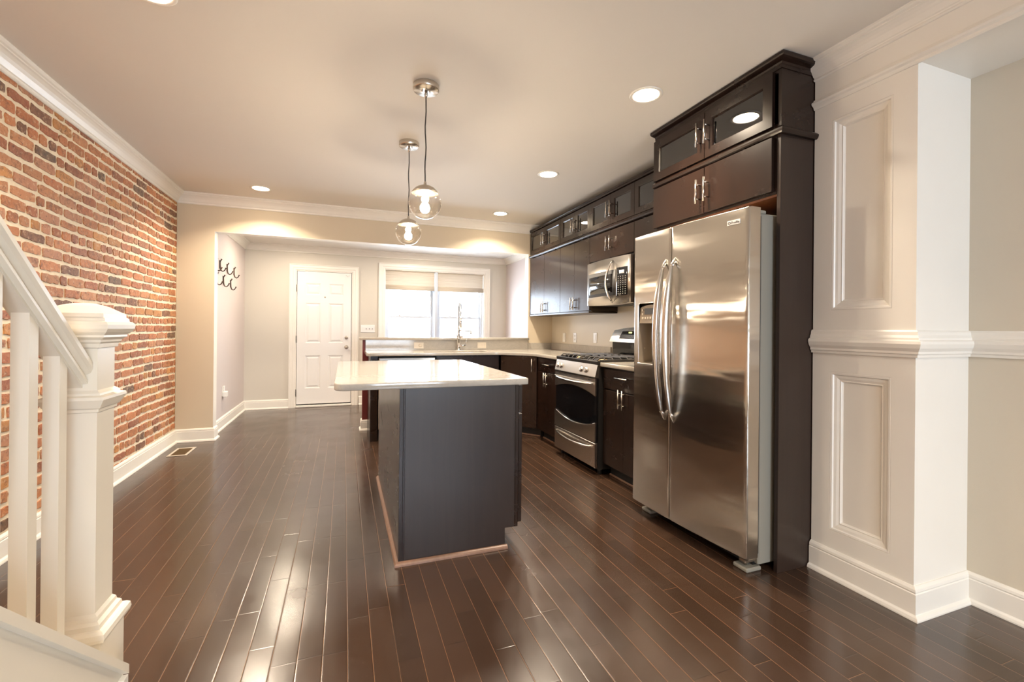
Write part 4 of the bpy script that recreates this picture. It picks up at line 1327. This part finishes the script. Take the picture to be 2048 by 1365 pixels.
# ------------------------------------------------------------ island
def island():
    root = thing('island_cabinet', 'dark freestanding kitchen island cabinet with a scuffed end panel', 'kitchen island', (.60, 3.05, 0))
    x0, x1, y0, y1, zt = .268, .922, 2.360, 3.79, .909
    bm = BM()
    prism(bm, [(x0 + .020, 0), (x1 - .075, 0), (x1 - .075, .108), (x1, .108), (x1, zt), (x0 + .020, zt)], -(y1), -(y0 + .006), basis((0, 0, 0), (1, 0, 0), (0, 0, 1), (0, -1, 0)))
    mesh_obj('body', bm, 'espresso_panel', root)
    bm = BM()
    prism(bm, [(x0 + .030, 0), (x1 - .075, 0), (x1 - .075, .108), (x1 - .020, .108), (x1 - .020, zt), (x0 + .030, zt)], -(y0 + .0055), -(y0 + .001), basis((0, 0, 0), (1, 0, 0), (0, 0, 1), (0, -1, 0)))
    mesh_obj('end_panel', bm, 'espresso_panel', root, label='scuffed dark end panel facing the camera')
    bm = BM(); box(bm, x0, x0 + .0195, y0 - .002, y1, 0, zt, .001); mesh_obj('side_panel', bm, 'espresso', root)
    bm = BM(); box(bm, x0 + .0200, x0 + .029, y0 - .002, y0 + .005, 0, zt, .001); box(bm, x1 - .019, x1, y0 - .001, y0 + .005, .108, zt, .001); mesh_obj('corner_strip', bm, 'espresso', root)
    F = Fr((x1, y0 + .010, 0), (0, 1, 0), (1, 0, 0)); W = y1 - y0 - .012
    for a, b_ in ((.004, W / 2 - .002), (W / 2 + .002, W - .004)):
        d = slab_door(F, a, b_, .745, .898, root, 'drawer', w0=.006, th=.022); pull(F, (a + b_) / 2, .82, .028, .16, False, d)
        m = (a + b_) / 2
        e = slab_door(F, a, m - .001, .125, .738, root, w0=.006, th=.022); pull(F, m - .028, .66, .028, .148, True, e)
        e = slab_door(F, m + .001, b_, .125, .738, root, w0=.006, th=.022); pull(F, m + .028, .66, .028, .148, True, e)
    pr = [(0, 0), (.019, 0), (.018, .008), (.013, .015), (.006, .019), (0, .020)]
    bm = BM(); moulding(bm, [(x0, y1), (x0, y0 - .002), (x1 - .062, y0 - .002)][::-1], pr[:])
    bm.free()
    bm = BM(); moulding(bm, [(x0, y1), (x0, y0 - .002), (x1 - .064, y0 - .002)], [(a, b_) for a, b_ in pr])
    mesh_obj('shoe_moulding', bm, 'shoe_brown', root, label='worn brown quarter round strip at the floor')
island()
x0, x1, y0, y1 = -.045, .958, 2.300, 3.83
outer = arc(x1 - .012, y1 - .012, .012, 0, 90, 4) + arc(x0 + .055, y1 - .055, .055, 90, 180, 8) + arc(x0 + .055, y0 + .055, .055, 180, 270, 8) + arc(x1 - .012, y0 + .012, .012, 270, 360, 4)
bm = curve_slab(outer, [], .910, .946, .007, res=3)
tag(mesh_obj('island_worktop', bm, 'marble'), 'glossy white marble island worktop with rounded overhanging corners', 'worktop')

# ------------------------------------------------------------ pendants
def pendant(x, y, zc, r, label):
    root = thing('pendant_light', label, 'pendant light', (x, y, ZC), 'glass globe pendants above the island')
    bm = BM(); lathe(bm, (x, y, ZC), [(0, -.0005), (.072, -.0005), (.074, -.004), (.074, -.030), (.071, -.034), (0, -.034)], 36)
    cn = mesh_obj('canopy', bm, 'nickel', root)
    bm = BM()
    for dx in (-.022, .022): tube(bm, [(x + dx, y, ZC - .033), (x + dx, y, ZC - .046)], .004, 8)
    tube(bm, [(x, y, ZC - .033), (x, y, ZC - .060), (x, y, ZC - .075)], [.009, .009, .004], 10); mesh_obj('canopy_screw', bm, 'nickel', cn)
    cr_ = math.sqrt(max(0, r * r - (r * .62) ** 2)) # cap ring radius
    zt = zc + r * .62
    bm = BM()
    P = [(x + .003 * math.sin(i * 1.1) * min(1, i / 3) * min(1, (12 - i) / 3), y, (ZC - .07) + ((zt + .055) - (ZC - .07)) * i / 12) for i in range(13)]
    tube(bm, P, .0036, 8); mesh_obj('cord', bm, 'cord_black', root)
    bm = BM()
    lathe(bm, (x, y, 0), [(.007, zt + .062), (.009, zt + .045), (.012, zt + .040), (.030, zt + .038), (cr_ * .72, zt + .026), (cr_ * .96, zt + .008), (cr_ + .004, zt - .004), (cr_ + .002, zt - .006), (cr_ * .9, zt + .004), (cr_ * .7, zt + .020), (.028, zt + .033), (0, zt + .034)], 40)
    mesh_obj('shade_cap', bm, 'satin_nickel', root)
    bm = BM(); pr = []
    for i in range(25):
        a = rad(52) + (PI - rad(52)) * i / 24 if False else (math.acos(.62) + (PI - math.acos(.62)) * i / 24)
        pr.append((max(0, r * math.sin(a)) if i < 24 else 0, zc + r * math.cos(a)))
    lathe(bm, (x, y, 0), pr, 48); mesh_obj('glass_globe', bm, 'globe_glass', root)
    bm = BM(); lathe(bm, (x, y, 0), [(0, zt + .032), (.018, zt + .030), (.018, zt - .045), (.0145, zt - .050), (0, zt - .050)], 20); mesh_obj('lamp_socket', bm, 'plastic_white', root)
    bm = BM(); zb = zt - .050
    lathe(bm, (x, y, 0), [(.010, zb), (.011, zb - .006), (.020, zb - .016), (.0265, zb - .030), (.0275, zb - .040), (.024, zb - .054), (.014, zb - .064), (0, zb - .067)], 24); mesh_obj('bulb', bm, 'bulb_light', root)
pendant(.424, 2.585, 1.932, .093, 'nearer and larger looking clear globe pendant hanging over the island')
pendant(.441, 3.430, 1.932, .095, 'farther clear globe pendant over the island, the lower one in view')

# recessed lights
cans = [(1.652, 2.215, 'recessed ceiling light nearest the tall fridge cabinet'), (1.695, 3.665, 'recessed ceiling light above the range, middle of the right row'),
        (1.745, 5.130, 'recessed ceiling light farthest right, near the return wall'), (-.800, 5.120, 'recessed ceiling light far left near the brick wall'),
        (-.766, 2.265, 'recessed ceiling light cut by the top edge of the picture'), (.9, -.6, 'recessed ceiling light behind the camera, right'), (-.7, -1.6, 'recessed ceiling light behind the camera, left'), (1.4, -2.6, 'recessed ceiling light by the front window'),
        (-.69, 6.60, 'recessed ceiling light of the alcove near the coat hooks'), (1.10, 6.60, 'recessed ceiling light of the alcove near the window')]
for x, y, lb in cans:
    zl = ZC if y < YB else ZA
    root = thing('recessed_light', lb, 'ceiling light', (x, y, zl), 'recessed ceiling lights')
    bm = BM(); lathe(bm, (x, y, zl), [(.094, -.0005), (.095, -.004), (.088, -.007), (.076, -.006), (.074, -.0045), (.074, -.0005)], 40); mesh_obj('trim_ring', bm, 'trim_white', root)
    bm = BM(); lathe(bm, (x, y, zl), [(.0735, -.0045), (.05, -.0062), (0, -.007)], 32); mesh_obj('lens', bm, 'can_light', root)
    sl_ = bpy.data.lights.new('downlight', 'AREA'); sl_.shape = 'DISK'; sl_.size = .14
    sl_.energy = 10.5 if y < YB else 7.0; sl_.color = (1.0, 0.845, 0.66); sl_.spread = rad(132) if y < YB else rad(178)
    so = bpy.data.objects.new('downlight', sl_); COL.objects.link(so); so.parent = root; so.location = (0, 0, -.0085)

# ------------------------------------------------------------ staircase
def stair():
    root = thing('staircase', 'cream painted stair end with newel post, handrail and square balusters', 'staircase', (-.71, 1.0, 0))
    m = .898
    # newel
    cx, cy = -.711, 1.669
    bm = BM()
    def sq(h, z): return [(cx - h, cy - h, z), (cx + h, cy - h, z), (cx + h, cy + h, z), (cx - h, cy + h, z)]
    def stack(prof):
        bm = BM(); R = [[bm.verts.new(p) for p in sq(h, z)] for h, z in prof]
        for A, B in zip(R, R[1:]):
            for k in range(4): bm.faces.new((A[k], A[(k + 1) % 4], B[(k + 1) % 4], B[k]))
        bm.faces.new(R[0]); bm.faces.new(R[-1]); return bm
    nw = mesh_obj('newel_post', stack([(.0725, 0), (.0725, .330), (.051, .332), (.051, 1.19)]), 'stair_cream', root)
    mesh_obj('base_moulding', stack([(.073, .318), (.084, .322), (.087, .332), (.085, .345), (.078, .352), (.070, .354), (.068, .366), (.060, .374), (.058, .384), (.0515, .392)]), 'stair_cream', nw)
    mesh_obj('collar_moulding', stack([(.0515, .966), (.056, .968), (.057, .976), (.062, .980), (.064, .984), (.068, .992), (.074, 1.004), (.073, 1.012), (.062, 1.016), (.061, 1.022), (.056, 1.026), (.0515, 1.030)]), 'stair_cream', nw)
    mesh_obj('newel_cap', stack([(.0515, 1.150), (.057, 1.152), (.058, 1.163), (.063, 1.168), (.064, 1.174), (.074, 1.182), (.074, 1.188), (.082, 1.196), (.088, 1.206), (.089, 1.218), (.084, 1.226), (.078, 1.228), (.077, 1.236), (.072, 1.240), (.071, 1.250), (.040, 1.272), (.018, 1.280), (.002, 1.281)]), 'stair_cream', nw)
    # handrail, profile in x / vertical offset, swept along the slope
    prof = [(-.018, -.088), (.018, -.088), (.018, -.078), (.030, -.076), (.030, -.066), (.024, -.062), (.024, -.052), (.036, -.046), (.041, -.034), (.041, -.018), (.034, -.004), (.018, .002), (-.018, .002), (-.034, -.004), (-.041, -.018), (-.041, -.034), (-.036, -.046), (-.024, -.052), (-.024, -.062), (-.030, -.066), (-.030, -.076), (-.018, -.078)]
    zr = lambda y: 1.138 + m * (1.604 - y)
    bm = BM(); R = []
    for y in (cy - .0515, .25): R.append([bm.verts.new((cx + a, y, zr(y) + b_)) for a, b_ in prof])
    n = len(prof)
    for k in range(n): bm.faces.new((R[0][k], R[0][(k + 1) % n], R[1][(k + 1) % n], R[1][k]))
    bm.faces.new(R[0]); bm.faces.new(R[1]); mesh_obj('handrail', bm, 'stair_cream', root)
    # stringer cap and panel
    zs = lambda y: .197 + m * (1.676 - y)
    def slope(x0, x1, ya, yb, top, bot, floor=False):
        bm = BM()
        vs = []
        for y in (ya, yb):
            for x in (x0, x1):
                for t in (0, 1):
                    vs.append((x, y, (0 if (floor and t == 0) else zs(y) + (bot if t == 0 else top))))
        add_verts_faces(bm, vs, [(0, 1, 3, 2), (4, 6, 7, 5), (0, 2, 6, 4), (1, 5, 7, 3), (0, 4, 5, 1), (2, 3, 7, 6)])
        return bm
    mesh_obj('stringer_cap', slope(-.800, -.605, .25, 1.5955, 0, -.028), 'stair_cream', root)
    bm = slope(-.637, -.605, 1.5955, 1.690, 0, -.028); mesh_obj('stringer_cap', bm, 'stair_cream', root)
    bm = slope(-.770, -.640, .25, 1.594, -.028, 0, True); bm2 = BM(); mesh_obj('stringer', bm, 'stair_cream', root); bm2.free()
    bm = slope(-.6395, -.622, .25, 1.690, -.028, 0, True); mesh_obj('side_panel', bm, 'stair_cream', root)
    bm = BM(); 
    vs = [(-.6215, 1.655, 0), (-.6215, 1.690, 0), (-.6215, 1.690, zs(1.69) - .028), (-.6215, 1.655, zs(1.655) - .028)]
    box(bm, -.622, -.607, 1.662, 1.690, 0, zs(1.69) - .030)
    box(bm, -.622, -.607, .25, 1.662, 0, .06)
    mesh_obj('panel_frame', bm, 'trim_white', root)
    # balusters
    b_ = .017
    for yc in (1.527, 1.405, 1.281, 1.157, 1.033, .909):
        bm = BM(); R = []
        for z in (0, 1): R.append([bm.verts.new((cx + sx * b_, yc + sy * b_, (zs(yc + sy * b_) - .001) if z == 0 else (zr(yc + sy * b_) - .087))) for sx, sy in ((-1, -1), (1, -1), (1, 1), (-1, 1))])
        for k in range(4): bm.faces.new((R[0][k], R[0][(k + 1) % 4], R[1][(k + 1) % 4], R[1][k]))
        bm.faces.new(R[0]); bm.faces.new(R[1]); mesh_obj('baluster', bm, 'stair_cream', root)
    # treads behind the stringer
    for k in range(5):
        y1 = 1.50 - k * .21; z = .185 * (k + 1)
        bm = BM(); box(bm, XL + .03, -.772, y1 - .235, y1, z - .030, z, .006); mesh_obj('stair_tread', bm, 'floor_boards', root)
        bm = BM(); box(bm, XL + .03, -.772, y1 - .035, y1 - .020, z - .185, z - .0305); mesh_obj('stair_riser', bm, 'trim_white', root)
stair()

# ------------------------------------------------------------ small fittings
def plate(fr, u, z, wd, ht, label, kind, mat='plastic_white', group=None, loc=None, face='plastic_white'):
    root = thing('wall_outlet' if kind == 'outlet' else 'light_switch', label, 'outlet' if kind == 'outlet' else 'switch', fr.p(u, z - ht / 2, 0), group)
    bm = BM(); fr.box(bm, u - wd / 2, u + wd / 2, z - ht / 2, z + ht / 2, .0005, .006, .002); mesh_obj('cover_plate', bm, mat, root)
    return root
FB = Fr((0, YB - .020, 0), (1, 0, 0), (0, -1, 0))
r = plate(FB, .857, 1.002, .118, .074, 'almond outlet on the backsplash left of the faucet', 'outlet', 'plastic_almond', 'horizontal outlets on the backsplash')
bm = BM(); lathe(bm, FB.p(.875, 1.002, .0062), [(0, .004), (.020, .004), (.023, 0)], 20, (Vector((1, 0, 0)), Vector((0, 0, 1)), Vector((0, -1, 0)))); mesh_obj('outlet_face', bm, 'plastic_almond', r)
bm = BM(); FB.box(bm, .812, .836, .988, 1.016, .0062, .0078, .001); mesh_obj('outlet_face', bm, 'plastic_almond', r)
r = plate(FB, 1.660, 1.002, .118, .074, 'almond outlet on the backsplash right of the faucet', 'outlet', 'plastic_almond', 'horizontal outlets on the backsplash')
for u in (1.640, 1.680):
    bm = BM(); FB.box(bm, u - .014, u + .014, .988, 1.016, .0062, .0078, .002); mesh_obj('outlet_face', bm, 'plastic_almond', r)
FR_ = Fr((XR, 0, 0), (0, -1, 0), (-1, 0, 0))
def rp(y, z, label, kind, slots):
    r = plate(FR_, -y, z, .074, .118, label, kind, 'plastic_white', 'plates on the wall above the corner counter')
    if kind == 'switch':
        bm = BM(); FR_.box(bm, -y - .017, -y + .017, z - .034, z + .034, .0062, .0085, .002); mesh_obj('rocker', bm, 'plastic_white', r)
    else:
        for dz in (-.022, .022):
            bm = BM(); FR_.box(bm, -y - .015, -y + .015, z + dz - .013, z + dz + .013, .0062, .008, .003); f = mesh_obj('outlet_face', bm, 'plastic_white', r)
            bm = BM(); FR_.box(bm, -y - .007, -y - .005, z + dz - .005, z + dz + .005, .0082, .0086); FR_.box(bm, -y + .005, -y + .007, z + dz - .005, z + dz + .005, .0082, .0086); mesh_obj('outlet_slot', bm, 'gap_shadow', f)
rp(5.23, 1.112, 'white blank cover plate on the right wall nearest the return wall', 'switch', 0)
rp(4.94, 1.116, 'white outlet on the right wall, middle of three plates', 'outlet', 2)
rp(4.46, 1.124, 'white switch plate on the right wall beside the range backguard', 'switch', 0)
FF = Fr((0, YF, 0), (1, 0, 0), (0, -1, 0))
r = plate(FF, .346, 1.196, .212, .118, 'white four gang switch plate between the door and the window', 'switch', 'plastic_white')
for k in range(4):
    bm = BM(); u = .346 - .069 + k * .046
    if k == 0: FF.box(bm, u - .015, u + .015, 1.196 - .032, 1.196 + .032, .0062, .009, .002)
    else: FF.box(bm, u - .005, u + .005, 1.196 - .010, 1.196 + .010, .0062, .016, .002)
    mesh_obj('toggle', bm, 'plastic_white' if k == 0 else 'key_grey', r)
FA = Fr((XAL, 0, 0), (0, 1, 0), (1, 0, 0))
r = plate(FA, 6.27, .435, .074, .118, 'white outlet low on the alcove side wall', 'outlet', 'plastic_white')
ad = thing('plug_adapter', 'white plug adapter in the low alcove outlet', 'plug', (XAL + .0065, 6.27, .36))
bm = BM(); FA.box(bm, 6.235, 6.31, .365, .435, .0065, .050, .008); mesh_obj('adapter_body', bm, 'plastic_white', ad)
bm = BM(); FA.box(bm, 6.262, 6.280, .436, .500, .0065, .022, .004); mesh_obj('night_light', bm, 'plastic_white', ad)

# coat hooks
names = ['top row coat hook mostly hidden by the opening edge', 'top row coat hook nearest the opening edge', 'top row coat hook in the middle', 'top row coat hook nearest the far corner',
         'lower row coat hook cut off by the opening edge', 'lower row coat hook in the middle', 'lower row coat hook nearest the far corner']
pos = [(5.885, 1.945), (6.065, 1.960), (6.405, 1.960), (6.770, 1.955), (5.915, 1.790), (6.225, 1.795), (6.590, 1.785)]
for (y, z), lb in zip(pos, names):
    hk = thing('coat_hook', 'dark metal ' + lb + ' on the alcove wall', 'hook', (XAL, y, z - .09), 'coat hooks on the alcove wall')
    F = Fr((XAL, y, z), (0, 1, 0), (1, 0, 0))
    bm = BM(); F.box(bm, -.013, .013, -.07, .020, .0005, .006, .002); tube(bm, [F.p(0, .0, .004), F.p(0, .018, .016), F.p(0, .034, .022)], [.007, .006, .009], 8); mesh_obj('back_plate', bm, 'hook_bronze', hk)
    bm = BM(); P = [F.p(0, .01, .006), F.p(0, -.07, .008), F.p(0, -.100, .018), F.p(0, -.108, .034), F.p(0, -.100, .050), F.p(0, -.078, .062), F.p(0, -.066, .066)]
    tube(bm, P, [.007, .008, .007, .006, .006, .006, .009], 8); mesh_obj('hook_arm', bm, 'hook_bronze', hk)

# floor register
vt = thing('floor_vent', 'beige metal floor register near the brick wall corner', 'vent', (-1.455, 5.165, 0))
bm = BM()
vx0, vx1, vy0, vy1, f = -1.535, -1.375, 5.015, 5.320, .022
box(bm, vx0, vx1, vy0, vy0 + f, .0, .006, .002); box(bm, vx0, vx1, vy1 - f, vy1, .0, .006, .002); box(bm, vx0, vx0 + f, vy0 + f, vy1 - f, .0, .006, .002); box(bm, vx1 - f, vx1, vy0 + f, vy1 - f, .0, .006, .002)
mesh_obj('register_frame', bm, 'vent_metal', vt)
bm = BM(); box(bm, vx0 + f, vx1 - f, vy0 + f, vy1 - f, .0005, .002)
mesh_obj('register_well', bm, 'vent_dark', vt)
bm = BM()
for k in range(17): box(bm, vx0 + f, vx1 - f, vy0 + f + .004 + k * .0152, vy0 + f + .008 + k * .0152, .002, .005)
mesh_obj('louvre', bm, 'vent_dark', vt)
